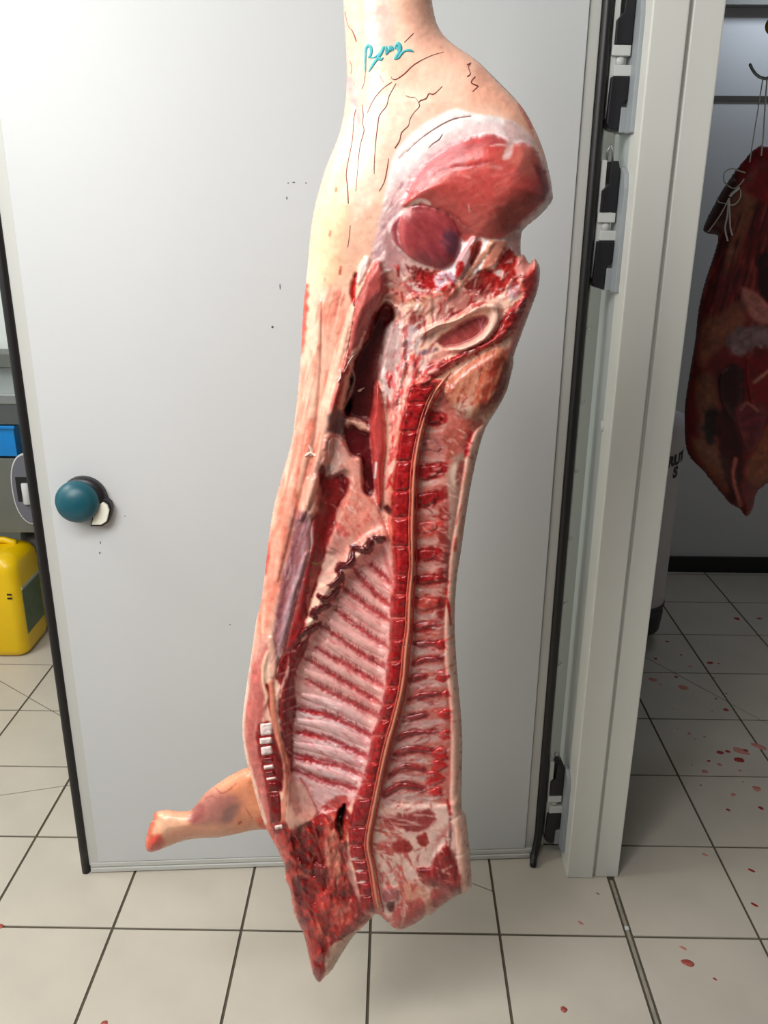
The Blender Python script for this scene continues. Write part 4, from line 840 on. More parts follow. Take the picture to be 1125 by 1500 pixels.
for k, P in enumerate(ST):
    Q = smooth_pts(P, 10)
    Ln(P, [3, 6, 7, 5] if k < 8 else [9, 8, 8, 6], (172, 60, 62) if k < 8 else (164, 46, 54), 2.5, 3, 3, .85, dz=-.004, zsoft=5)
    if k in (8, 9, 10): Ln(P[:2], [3, 9, 2], (180, 34, 40), 3, 2, 7, .8)
    T = np.gradient(Q, axis=0)
    L = np.linalg.norm(np.diff(Q, axis=0), axis=1).sum(); n = int(L/4.2)
    for t in np.linspace(0.05, 0.98, n):
        i = int(t*(len(Q)-1)); p = Q[i]; tt = T[i]/np.linalg.norm(T[i]); nn = np.array([tt[1], -tt[0]])
        ln = rr.uniform(4, 9)*(1 if k < 9 else .8); a = p+nn*1; b = p+nn*ln-tt*ln*rr.uniform(.3, .8)
        Ln([tuple(a), tuple(b)], [2.6, .8], (164, 52, 56), .9, .5, 3, rr.uniform(.5, .95), sm=False)
GR(PL, (196, 104, 104), .55, 3, 7, .45, .12, 113, 5)
for P in [[(488, 888), (500, 890)], [(478, 914), (484, 922)], [(540, 965), (562, 978), (565, 982)]]: Ln(P, 1.6, (96, 60, 66), .9, .5, 7, .8)
Ln([(560, 800), (566, 824), (572, 842)], [4, 6, 4], (196, 96, 96), 3, 3, 7, .7)
Ln([(440, 1140), (452, 1160), (462, 1182), (470, 1200)], 2, (170, 60, 60), 1.2); Ln([(470, 1184), (490, 1172), (508, 1166)], 3, (196, 110, 100), 1.5, 1)
F([(474, 1180), (500, 1166), (512, 1176), (500, 1192), (480, 1194)], (186, 70, 66), 3, 5, 3, .9)
# clotted scalloped edge of the diaphragm
CL = [[(548, 786), (543, 792), (540, 806), (526, 804), (516, 800)], [(517, 806), (516, 820), (508, 828), (496, 830), (494, 836)], [(498, 838), (500, 846), (490, 854), (482, 858)], [(496, 860), (488, 872), (476, 878), (467, 872)], [(482, 886), (468, 892), (458, 898), (462, 904)], [(468, 914), (456, 922), (444, 926), (438, 934)], [(552, 790), (562, 790)]]
for P in CL: Ln(P, [7, 12, 11, 8], (90, 17, 22), 1.5, 2, 3, 1, dz=.002)
for P in [[(468, 846), (485, 842), (490, 850), (480, 856), (468, 852)], [(466, 862), (480, 858), (484, 866), (474, 872), (466, 868)], [(470, 825), (480, 812), (492, 816), (490, 832), (476, 838)]]: F(P, (214, 170, 154), 2, 2, 3)
# costal strip
CS = [(446, 938), (456, 926), (444, 962), (434, 982), (431, 1010), (434, 1032), (429, 1070), (429, 1100), (428, 1132), (420, 1126), (415, 1090), (410, 1060), (408, 1030), (411, 1010), (404, 990), (410, 966), (426, 950)]
F(CS, (128, 24, 28), 2, 2, 7, dz=-.003)
for v in (958, 985, 1010, 1024, 1040, 1058, 1076, 1094, 1112): Ln([(408+((v-958)*.08), v+3), (418+((v-958)*.06), v-1), (432, v-5)], [1.5, 1.2, 3], (220, 164, 154), 1, .6, 7, .8)
Ln([(424, 962), (421, 985), (414, 1004), (406, 1018)], [2, 5, 5, 3], (220, 164, 154), 1.4, 1, 7, 1, dz=.002)
# lower belly edge
EF = [(360, 1012), (366, 985), (374, 945), (386, 930), (396, 944), (388, 960), (384, 986), (388, 1012), (393, 1026), (388, 1046), (381, 1066), (378, 1086), (384, 1120), (390, 1150), (394, 1166), (398, 1182), (398, 1206), (388, 1204), (378, 1184), (366, 1136), (359, 1106), (356, 1070)]
F(EF, (200, 110, 102), 3, 2, 7); GR(EF, (222, 150, 138), 1.6, 4, 6, .5, .1, 121)
Ln([(376, 905), (368, 960), (361, 1012), (356, 1050), (356, 1078), (361, 1108), (369, 1140), (380, 1182), (390, 1210)], [3, 4, 6, 6, 5, 5, 7, 9, 6], (240, 206, 186), 2, 1)
F([(390, 940), (399, 934), (405, 958), (407, 980), (402, 992), (396, 984), (396, 960)], (226, 172, 152), 2, 2, 7, dz=.004)
Ln([(392, 956), (387, 972), (385, 988), (387, 1006), (391, 1022), (388, 1034)], [4, 6, 5, 5, 5, 2], (236, 192, 164), 1.5, 1, 7, 1, dz=.003)
Ln([(391, 1004), (396, 1018), (394, 1032), (398, 1050)], [5, 6, 4, 3], (136, 26, 24), 1.5, 1)
F([(396, 1000), (402, 994), (404, 1040), (408, 1070), (402, 1074), (398, 1044)], (206, 132, 118), 3, 2)
F([(400, 1072), (406, 1080), (414, 1110), (416, 1140), (412, 1160), (404, 1140), (402, 1110), (398, 1090)], (124, 18, 22), 3, 2, 7, dz=-.003)
Ln([(397, 1000), (400, 1040), (405, 1072), (412, 1096), (420, 1118), (421, 1150), (417, 1178), (414, 1208)], [6, 9, 8, 8, 10, 9, 10, 8], (222, 138, 112), 1.8, 1, 7, 1, dz=.003)
F([(376, 1066), (396, 1058), (402, 1100), (408, 1150), (412, 1200), (404, 1214), (394, 1180), (386, 1140), (378, 1100)], (150, 34, 34), 2, 1)
# pericardium
F([(422, 1138), (440, 1146), (456, 1166), (467, 1186), (460, 1202), (442, 1212), (426, 1214), (417, 1200), (420, 1168)], (206, 150, 134), 6, 4, 7, .8, dz=.002)
GR([(422, 1140), (440, 1146), (464, 1186), (440, 1212), (418, 1200)], (226, 190, 174), 1.3, 4, 4, .6, .08, 125)
# neck
NK = [(392, 1206), (412, 1211), (430, 1215), (450, 1206), (468, 1192), (490, 1192), (506, 1186), (514, 1196), (507, 1230), (510, 1260), (517, 1290), (527, 1320), (542, 1342), (522, 1362), (500, 1377), (482, 1392), (478, 1412), (471, 1436), (463, 1438), (453, 1402), (447, 1382), (436, 1350), (428, 1310), (420, 1282), (406, 1246)]
F(NK, (162, 40, 36), 2.5, 2, 7)
GR(NK, (92, 12, 16), 1.3, 14, 1.6, .9, .02, 131, 3, dz=-.004); GR(NK, (206, 62, 48), 1.2, 7, 2.5, .8, .15, 135, 3, dz=.004); GR(NK, (220, 140, 120), 1.2, 4, 3, .5, .25, 139, 3)
Ln([(393, 1212), (406, 1242), (419, 1272), (424, 1300), (431, 1338)], [10, 9, 7, 5, 3], (222, 96, 74), 2.5, 1, 7, .9)
F([(405, 1224), (428, 1222), (432, 1260), (428, 1290), (420, 1270), (408, 1244)], (176, 66, 58), 5, 4, 7, .8)
F([(428, 1226), (446, 1218), (448, 1250), (440, 1262), (430, 1250)], (96, 12, 14), 5, 4, 7, .9, dz=-.006)
F([(460, 1218), (472, 1215), (470, 1240), (480, 1262), (470, 1268), (456, 1250)], (110, 18, 18), 5, 4, 7, .8, dz=-.005)
F([(480, 1222), (494, 1216), (500, 1240), (500, 1272), (492, 1288), (480, 1274), (476, 1250)], (208, 134, 112), 3, 4, 7, .95, dz=.003)
GR([(476, 1216), (500, 1216), (500, 1288), (478, 1288)], (176, 60, 50), 1.5, 3, 6, .7, .08, 143)
F([(455, 1268), (480, 1272), (482, 1300), (466, 1310), (452, 1296)], (104, 18, 18), 6, 4, 7, .85)
F([(432, 1300), (452, 1300), (462, 1330), (450, 1356), (438, 1344)], (84, 10, 14), 6, 4, 7, .9)
F([(466, 1312), (482, 1308), (486, 1330), (474, 1336)], (210, 70, 66), 4, 3, 7, .9, dz=.006)
F([(490, 1320), (520, 1320), (538, 1340), (515, 1356), (490, 1350)], (190, 62, 52), 5, 5, 7, .9); GR([(470, 1320), (536, 1320), (520, 1356), (470, 1376)], (226, 140, 122), 2.2, 5, 2.5, .7, .1, 147)
F([(462, 1352), (482, 1352), (480, 1376), (464, 1380)], (206, 84, 66), 4, 4, 7, .8); F([(454, 1384), (470, 1376), (478, 1392), (472, 1424), (464, 1430)], (166, 30, 28), 4, 3, 7, .9)
F([(476, 1400), (484, 1386), (504, 1374), (530, 1358), (548, 1342), (530, 1362), (514, 1378), (498, 1404), (486, 1422), (478, 1418)], (206, 168, 148), 2, 2, 7)
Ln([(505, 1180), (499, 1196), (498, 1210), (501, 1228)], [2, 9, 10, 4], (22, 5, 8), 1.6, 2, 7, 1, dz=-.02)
Ln([(508, 1244), (512, 1272), (520, 1300), (528, 1318)], [6, 7, 7, 5], (206, 150, 142), 2.5, 3, 7, .85)
Ln([(506, 1236), (504, 1262)], 8, (110, 44, 40), 3, 2, 7, .7)
# ---- spine bed
CP = [(735, 478), (716, 500), (690, 520), (660, 545), (640, 570), (626, 600), (615, 640), (608, 680), (606, 710), (604, 770), (605, 830), (601, 870), (599, 920), (595, 950), (592, 990), (586, 1024), (578, 1056), (568, 1090), (560, 1126), (553, 1160), (546, 1194), (539, 1236), (545, 1270), (550, 1306), (556, 1336)]
LE = [(603, 560), (592, 595), (585, 632), (580, 676), (574, 720), (573, 759), (575, 800), (578, 842), (574, 872), (572, 906), (571, 938), (568, 970), (565, 1006), (560, 1033), (554, 1055), (545, 1079), (538, 1118), (530, 1148), (520, 1170), (511, 1212), (512, 1238), (515, 1260), (520, 1276), (524, 1293), (528, 1312), (534, 1336)]
cpx = lambda v: np.interp(v, [p[1] for p in CP], [p[0] for p in CP]); lex = lambda v: np.interp(v, [p[1] for p in LE], [p[0] for p in LE])
SPB = LE+[(cpx(v)+5, v) for v in (1330, 1270, 1236, 1194, 1126, 1056, 990, 900, 770, 680, 600, 560)]
F(SPB, (186, 66, 58), 2, 1, 7, dz=.012, zsoft=5)
Ln([(582, 600), (578, 640), (572, 680), (569, 720), (568, 748)], [10, 10, 9, 8, 5], (222, 142, 126), 2.5, 3, 3, .95, dz=.003)
GR([(576, 600), (590, 600), (582, 680), (574, 750), (564, 750), (568, 680)], (190, 50, 52), 1.7, 4, 4, .8, .1, 151)
Ln([(586, 626), (580, 670), (575, 712), (573, 742)], [4, 5, 6, 6], (200, 132, 104), 1.5, .6)
Ln([(569, 742), (574, 800), (578, 842), (573, 880)], [5, 6, 6, 3], (226, 120, 104), 2, 2); Ln([(572, 750), (566, 744)], 8, (70, 18, 20), 3, 2)
Ln([p for p in CP if p[1] > 560], [12, 13, 12, 12, 12, 12], (206, 96, 80), 2, 1)
# shoulder cut, lower right
SH = [(560, 1180), (600, 1170), (640, 1176), (664, 1190), (668, 1220), (672, 1308), (646, 1328), (630, 1340), (594, 1360), (582, 1362), (562, 1344), (552, 1290), (548, 1240)]
F(SH, (228, 188, 174), 3, 2, 7)
F([(556, 1196), (590, 1192), (625, 1186), (638, 1194), (630, 1212), (604, 1218), (580, 1210), (560, 1206)], (158, 60, 60), 3, 4, 7)
GR([(556, 1150), (640, 1150), (640, 1214), (556, 1214)], (224, 168, 156), .15, 3, 6, .85, .05, 155)
F([(576, 1236), (592, 1228), (604, 1240), (596, 1250), (578, 1248)], (152, 34, 32), 3, 3, 7); F([(610, 1228), (622, 1220), (628, 1232), (620, 1240)], (160, 36, 32), 2, 3)
GR([(548, 1210), (590, 1210), (580, 1260), (548, 1250)], (176, 70, 62), .3, 4, 4, .8, .02, 157)
DM_ = [(640, 1250), (648, 1238), (658, 1240), (668, 1262), (674, 1290), (676, 1306), (660, 1314), (644, 1300), (622, 1296), (612, 1284), (612, 1272), (630, 1270)]
F(DM_, (144, 36, 36), 3, 4, 7, dz=.004); GR(DM_, (186, 76, 70), 1.3, 4, 5, .6, .05, 159); GR(DM_, (92, 16, 20), 1.3, 4, 4, .6, .1, 161)
F([(636, 1300), (660, 1306), (664, 1314), (646, 1328), (636, 1334), (628, 1316)], (178, 82, 78), 4, 3); F([(586, 1320), (612, 1310), (626, 1330), (610, 1352), (594, 1359), (582, 1360), (570, 1350)], (186, 86, 80), 4, 3)
Ln([(592, 1318), (592, 1340), (588, 1356)], [3, 5, 3], (216, 150, 138), 2, 1); Ln([(618, 1300), (626, 1318), (630, 1336)], [6, 12, 8], (206, 142, 120), 3, 2)
F([(584, 1300), (600, 1290), (612, 1300), (614, 1314), (598, 1320), (588, 1312)], (222, 152, 128), 4, 3)
GR([(548, 1240), (600, 1240), (612, 1300), (562, 1320)], (190, 70, 64), 1.2, 5, 3, .75, .08, 163)
F([(560, 1304), (570, 1300), (582, 1302), (584, 1316), (574, 1324), (562, 1320)], (176, 100, 100), 2, 1, 7, dz=.004); F([(566, 1324), (578, 1322), (576, 1336), (568, 1332)], (92, 26, 26), 2, 2)
Ln([(556, 1334), (566, 1346), (578, 1358)], [4, 6, 5], (216, 96, 84), 1.6, 1)
F([(636, 1236), (644, 1222), (660, 1206), (664, 1212), (650, 1240)], (206, 136, 128), 3, 3)
Ln([(664, 1204), (656, 1222), (644, 1240), (636, 1252)], [2, 5, 8, 6], (236, 204, 192), 2, 2); Ln([(655, 1172), (660, 1192)], [4, 5], (168, 40, 44), 2.5, 2); Ln([(660, 1200), (659, 1240)], [4, 3], (120, 40, 50), 2, 2, 7, .7)
Ln([(660, 1204), (672, 1196), (682, 1192)], 2.5, (238, 200, 182), 1.2, .5, 7, 1, dz=-.002); Ln([(668, 1254), (678, 1252), (688, 1246)], 2.5, (238, 200, 182), 1.2, .5, 7, 1, dz=-.002)
# ---- processes right of the cord
PR = [((622, 604), (634, 614), (648, 612), 22, 0), ((613, 656), (630, 650), (646, 660), 22, 1), ((613, 692), (628, 692), (648, 684), 26, 0), ((612, 736), (628, 732), (644, 726), 24, 0), ((612, 776), (626, 774), (642, 770), 24, 2), ((612, 814), (626, 812), (641, 810), 22, 0), ((611, 850), (630, 848), (650, 848), 17, 0), ((610, 884), (628, 886), (646, 882), 24, 2), ((608, 920), (622, 918), (640, 914), 16, 0), ((608, 944), (624, 942), (646, 942), 12, 3), ((606, 972), (624, 966), (648, 964), 11, 3), ((602, 996), (614, 992), (624, 990), 12, 3), ((600, 1024), (620, 1020), (644, 1016), 12, 3), ((592, 1054), (608, 1050), (624, 1046), 13, 3), ((584, 1082), (600, 1074), (640, 1072), 12, 3), ((577, 1110), (600, 1098), (634, 1100), 14, 3), ((571, 1138), (594, 1124), (622, 1128), 12, 3), ((563, 1164), (590, 1150), (622, 1156), 14, 3)]
GR([(612, 560), (650, 600), (652, 900), (600, 960), (610, 700)], (214, 150, 138), 0.1, 6, 3, .8, .05, 171)
for k, (a, b, c, wd, t) in enumerate(PR):
    cc = [(160, 28, 30), (176, 104, 98), (188, 70, 62), (146, 44, 46)][t]
    Ln([a, b, c], [wd*.8, wd, wd*.7], cc, 2, 2, 3, .95)
    GR(strip([a, b, c], wd), (100, 14, 18) if t in (0, 3) else (214, 140, 128), .0, 4, 2, .6, .1, 180+k, 2)
LG = [((612, 630), (630, 632), (646, 630), 6), ((614, 672), (630, 674), (650, 674), 5), ((612, 712), (630, 708), (648, 704), 9), ((612, 752), (628, 750), (640, 750), 8), ((612, 794), (626, 794), (640, 792), 9), ((612, 832), (628, 830), (644, 828), 10), ((612, 866), (628, 866), (644, 866), 8), ((608, 904), (624, 904), (640, 902), 8), ((606, 956), (620, 954), (640, 952), 11), ((604, 984), (620, 980), (646, 978), 11), ((604, 1008), (622, 1004), (650, 1000), 14), ((596, 1038), (616, 1034), (650, 1030), 12), ((590, 1066), (612, 1062), (648, 1058), 13), ((580, 1094), (606, 1086), (640, 1082), 10), ((574, 1124), (598, 1112), (624, 1114), 9), ((566, 1150), (590, 1138), (620, 1142), 10), ((562, 1178), (590, 1168), (626, 1170), 12)]
for k, (a, b, c, wd) in enumerate(LG):
    Ln([a, b, c], [wd*.6, wd, wd*.7], (214, 158, 146) if k < 8 else (204, 158, 150), 2, 2, 3, .95)
    GR(strip([a, b, c], wd), (176, 126, 124), .1, 3, 4, .6, .05, 210+k, 2)
# bright muscle plugs along the back fat
PG = [(646, 944, 8), (648, 990, 9), (653, 1016, 6), (652, 1046, 9), (652, 1076, 8), (646, 1104, 11), (642, 1122, 10), (636, 1140, 12), (640, 1160, 9)]
for (x, y, r) in PG: F([(x+r*1.1*math.cos(a)*(1+.32*math.sin(3*a+x)), y+r*math.sin(a)) for a in np.linspace(0, 2*math.pi, 9)[:-1]], (186, 40, 40), 2.2, 3, 3)
F([(640, 880), (648, 876), (650, 902), (642, 904)], (156, 44, 42), 2.5, 2)
# ---- vertebra colouring
SPL = [566, 590, 632, 676, 720, 759, 801, 842, 872, 906, 938, 970, 1006, 1033, 1055, 1079, 1118, 1148, 1170, 1212, 1238, 1260, 1276, 1293, 1312, 1336]
VB = []
for a, b in zip(SPL[:-1], SPL[1:]):
    tl = -3 if a < 1000 else -2
    jv = np.random.RandomState(int(a)); j = lambda q=1.3: jv.uniform(-q, q)
    L_, R_v = lex((a+b)/2), cpx((a+b)/2)
    VB.append([(lex(a)+1+j(), a+1.6+j(.8)), ((lex(a)+cpx(a)-6)/2, a+1.2+j(1)), (cpx(a)-6.5+j(), a+1.4+tl*.3+j(.8)), (R_v-6+j(), (a+b)/2), (cpx(b)-6.5+j(), b-1.2+tl*.3+j(.8)), ((lex(b)+cpx(b)-6)/2, b-1.6+j(1)), (lex(b)+1+j(), b-1.2+j(.8)), (L_+.5+j(), (a+b)/2)])
for k, P in enumerate(VB):
    F(P, (164, 24, 28) if k < 18 else (158, 34, 40), 1.6, 1.2, 3); GR(P, (110, 8, 14), 0, 5, 1.5, .6, .05, 240+k, 2)
    GR(P, (204, 64, 58), 0, 3, 2, .6, .25, 270+k, 2)
    a, b = P[6], P[4]; y = P[6][1]+1.4
    Ln([(a[0]+1, y), (b[0]-1, y+.4)], [2.6, 1.6], (222, 150, 138) if k % 3 else (206, 110, 100), 1, 1, 3, .85)
for x, y in ((519, 1258), (526, 1276), (530, 1292)): Ln([(x-6, y+1), (x, y), (x+6, y-1)], [1, 4, 1], (240, 214, 206), 1)

# wet fibres, scraps and torn edges
FATP = [(236, 196, 182), (226, 172, 158), (244, 220, 208)]; REDP = [(150, 24, 26), (190, 52, 46), (112, 12, 16), (206, 84, 74)]; MIX = FATP+REDP
K.mess([(590, 392), (650, 396), (668, 420), (650, 440), (600, 460), (566, 440), (562, 400)], MIX, 70, (6, 18), (2, 5.5), None, 1, 401, .003)
K.mess([(640, 436), (700, 400), (745, 376), (765, 400), (758, 440), (720, 440), (690, 460), (640, 470)], MIX, 90, (8, 22), (2, 5.5), 2.4, .7, 402, .003)
K.mess([(580, 452), (640, 450), (640, 500), (620, 540), (600, 560), (584, 540), (590, 490)], FATP+[(180, 150, 156), (196, 96, 92), (160, 60, 58)], 100, (10, 28), (2, 6), 2.0, .5, 403, .002)
K.mess(SB, REDP+FATP[:1], 120, (5, 16), (2, 5), 2.55, .5, 404, .003)
K.mess([(570, 540), (612, 540), (600, 580), (582, 640), (572, 740), (562, 740), (566, 640)], FATP+[(200, 60, 64), (176, 30, 34), (216, 120, 112)], 100, (8, 24), (1.5, 4.5), 1.75, .3, 405, .0015)
K.mess(RR, [(226, 180, 156), (176, 70, 50), (206, 130, 100), (150, 50, 40)], 70, (8, 22), (1.2, 3.6), 1.95, .35, 406, .0015)
K.mess([(650, 560), (700, 600), (700, 640), (680, 700), (660, 800), (650, 900), (610, 900), (612, 700), (622, 620)], MIX+[(206, 170, 156)], 190, (5, 14), (1, 2.8), .15, .8, 407, .0015)
K.mess([(602, 900), (655, 900), (660, 1000), (655, 1170), (570, 1180), (580, 1090), (600, 980)], [(226, 196, 190), (206, 160, 152), (176, 44, 44), (240, 222, 214), (150, 30, 32)], 210, (8, 24), (.9, 2.4), -.2, .35, 408, .0012)
K.mess(NK, REDP+[(216, 120, 100), (90, 8, 12), (80, 6, 10)], 110, (10, 26), (4, 11), 1.3, .8, 409, .003, (.3, .8), .4, 3.5)
K.mess(NK, [(214, 92, 78), (226, 150, 130), (120, 14, 18)], 50, (5, 14), (1.2, 3), 1.3, .9, 429, .002)
K.mess([(478, 1216), (502, 1216), (506, 1290), (480, 1290)], [(222, 156, 134), (206, 120, 100), (190, 60, 50)], 60, (10, 26), (1.2, 2.6), 1.5, .2, 410, .0015)
K.mess(SH, FATP+[(200, 110, 102), (176, 60, 56)], 150, (6, 20), (1, 3), .6, 1.2, 411, .0012)
K.mess(DM_, [(176, 60, 56), (110, 20, 24), (200, 96, 90)], 50, (8, 20), (1.2, 3), 1.3, .4, 412, .0015)
K.mess(MS, [(160, 40, 38), (110, 16, 20), (176, 60, 54)], 60, (10, 28), (1.2, 3), 1.9, .2, 413, .001)
K.mess([(480, 640), (520, 670), (560, 770), (500, 820), (480, 800), (500, 740)], FATP+[(214, 128, 112), (206, 96, 86)], 80, (5, 16), (1.2, 3.4), 1.2, .9, 414, .0015)
K.mess([(545, 380), (556, 330), (575, 285), (610, 250), (600, 285), (575, 330), (565, 345), (562, 384)], [(246, 226, 220), (206, 160, 166), (236, 200, 196), (180, 130, 140)], 60, (8, 24), (2, 5), 2.2, .35, 415, .0008, (.3, .8))
K.mess([(435, 750), (458, 768), (450, 830), (425, 920), (404, 985), (400, 930), (415, 840)], [(190, 150, 156), (140, 80, 86), (176, 110, 112), (206, 170, 170)], 60, (14, 36), (1.5, 4), 1.85, .12, 416, .001)
K.mess(EF, [(222, 150, 138), (190, 90, 84), (206, 120, 110)], 40, (10, 26), (1.2, 3), 1.6, .2, 417, .0008)
K.mess([(436, 1030), (480, 1020), (545, 1066), (530, 1148), (500, 1180), (440, 1180), (426, 1100)], [(240, 214, 212), (246, 232, 230), (206, 120, 122)], 90, (10, 30), (1, 2.6), .36, .15, 418, .0008)
K.mess(PL, [(240, 200, 192), (196, 96, 98), (232, 180, 172)], 160, (6, 18), (.9, 2.2), .6, .2, 419, .0008)
K.mess(FM, [(196, 104, 96), (150, 50, 50), (206, 130, 122)], 40, (14, 34), (1.2, 2.6), 1.98, .12, 420, .0006)
K.mess([(484, 606), (440, 740), (400, 900), (376, 960), (372, 930), (400, 760), (440, 560), (500, 450), (510, 500)], [(246, 206, 186), (226, 130, 108), (240, 176, 154)], 90, (24, 70), (3, 9), 1.78, .10, 421, .0005, (.2, .5), .2, 3.0)
K.mess(HM, [(200, 106, 98), (170, 60, 58), (206, 130, 120)], 60, (14, 40), (1.5, 4), 2.7, .3, 422, .0003, (.15, .4))
rough_ = np.ones_like(K.Z)
for P in (HM, RM, FM, TL): K.mask(rough_, P, .12)
# overall grain and wetness relief
meatm = np.clip((K.C[..., 0]-K.C[..., 1]-.22)/.25, 0, 1)
K.C *= (1+(0.006+0.04*meatm*rough_)*K.N[3]+(0.012+0.05*meatm*(.4+.6*rough_))*K.N[7])[..., None]
K.Z += (0.0007*K.N[3]+0.0016*K.N[7]+0.0018*K.N[18])*meatm*rough_+0.0006*K.N[18]*(1-meatm)
K.Z = np.where(S < 5, np.minimum(K.Z, R_*prof(S/rim)+.004), K.Z)

M_skin = paint_mat('pork_surface', 0.30, 0.5, 0.14, 190)
root = empty('pork_carcass', at(467, 1439, CY)); tag(root, 'split half pork carcass hanging head down in front of the white door', 'carcass')
backT = lambda v: np.interp(v, [-260, 60, 200, 320, 500, 900, 1300, 1456], [.045, .055, .10, .11, .10, .10, .07, .03])
def part(name, P, **kw):
    o = K.mesh(name, P, M_skin, root, **kw)
    if o is not None: local(root, o)
    return o
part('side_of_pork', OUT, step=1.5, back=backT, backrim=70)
part('ham_muscle', HM, bump=.020, rim=60, step=2.0, sink=.0002)
part('thigh_muscle', RM, bump=.008, rim=26, step=2.0, sink=.0002)
part('flank_muscle', FM, bump=.008, rim=10, step=1.8)
part('tenderloin', TL, bump=.010, rim=9, step=1.6)
part('belly_muscle', MS, bump=.004, rim=8, step=1.8)
part('pelvic_tendon', TD, bump=.006, rim=6, step=1.6)
part('pelvic_bone', strip([(618, 490), (640, 477), (668, 469), (700, 452), (722, 448), (726, 466), (716, 486), (700, 500), (680, 510), (660, 512)], [9, 7, 9, 12, 14, 15, 14, 12, 11, 8]), bump=.007, rim=6, step=1.6, sm=False)
part('neck_muscle', DM_, bump=.006, rim=14, step=1.8)
part('sacral_muscle', SB, bump=.007, rim=9, step=1.6)
part('rump_muscle', RR, bump=.008, rim=18, step=1.8)
part('heart_sac', [(422, 1138), (440, 1146), (456, 1166), (467, 1186), (460, 1202), (442, 1212), (426, 1214), (417, 1200), (420, 1168)], bump=.004, rim=16, step=1.8)
part('fat_sheet', [(480, 646), (500, 642), (516, 668), (530, 671), (533, 716), (542, 727), (552, 739), (562, 762), (569, 788), (546, 788), (532, 802), (516, 806), (509, 826), (498, 826), (495, 810), (482, 804), (480, 790), (493, 762), (501, 742), (507, 728), (513, 704), (506, 690), (484, 698)], bump=.004, rim=6, step=1.8)
part('fat_lobe', [(448, 708), (458, 698), (468, 700), (468, 730), (464, 752), (452, 757), (447, 742)], bump=.004, rim=5, step=1.6)
part('costal_muscle', CS, bump=.004, rim=7, step=1.6)
for P in CL[:6]: part('blood_clot', strip(P, [6, 11, 10, 7]), bump=.004, rim=5, step=1.5, sm=False)
for k, P in enumerate(VB): part('vertebra', P, bump=.0022, rim=5, lift=.0006, step=1.6)
RB = [[(530, 828), (552, 852), (574, 874)], [(508, 846), (536, 872), (571, 898)], [(494, 876), (522, 896), (568, 926)], [(481, 908), (508, 928), (565, 960)], [(476, 938), (505, 956), (563, 990)], [(456, 956), (484, 974), (516, 992), (560, 1016)], [(444, 982), (478, 998), (515, 1018), (556, 1039)], [(440, 1018), (478, 1029), (514, 1046), (548, 1063)], [(434, 1056), (474, 1063), (508, 1076), (540, 1092)], [(428, 1090), (470, 1098), (502, 1107), (532, 1121)], [(430, 1118), (470, 1130), (500, 1138), (524, 1146)]]
for k, P in enumerate(RB): part('rib', strip(P, [10, 16, 17, 13]), bump=.0045, rim=9, step=1.8, sm=False)
for k, (a, b, c, wd, t) in enumerate(PR): part('spinous_process', strip([a, (b[0]+(k*5) % 5-2, b[1]+(k*3) % 4-1.5), c], [wd*.6, wd*(.8+.06*(k % 4)), wd*.75, wd*.4]), bump=.0025, rim=5, step=1.7, sm=False)
for (x, y, r) in PG: part('back_muscle', [(x+r*1.1*math.cos(a)*(1+.32*math.sin(3*a+x)), y+r*math.sin(a)) for a in np.linspace(0, 2*math.pi, 9)[:-1]], bump=.0025, rim=6, step=1.6)
# sternum pieces: pale cartilage and red bone
def stern(P, c, nm):
    F(P, c, 1.4, 1.2, 3); part(nm, P, bump=.0025, rim=4, lift=.0006, step=1.3)
for (y0, y1, x0, x1, t) in [(1059, 1078, 381, 399, 0), (1080, 1091, 380, 399, 0), (1093, 1107, 382, 399, 0), (1109, 1118, 385, 400, 1), (1120, 1128, 386, 401, 0), (1129, 1137, 388, 403, 1), (1138, 1144, 390, 405, 0), (1145, 1158, 391, 411, 1), (1159, 1162, 392, 411, 0), (1164, 1206, 394, 411, 1), (1208, 1216, 402, 414, 0)]:
    stern([(x0, y0+1), ((x0+x1)/2, y0-.3), (x1-1, y0-1), (x1+1, (y0+y1)/2), (x1, y1-2), ((x0+x1)/2, y1-.5), (x0+1, y1), (x0-.5, (y0+y1)/2)], (234, 212, 206) if t == 0 else (126, 16, 22), 'rib_cartilage' if t == 0 else 'sternum_bone')
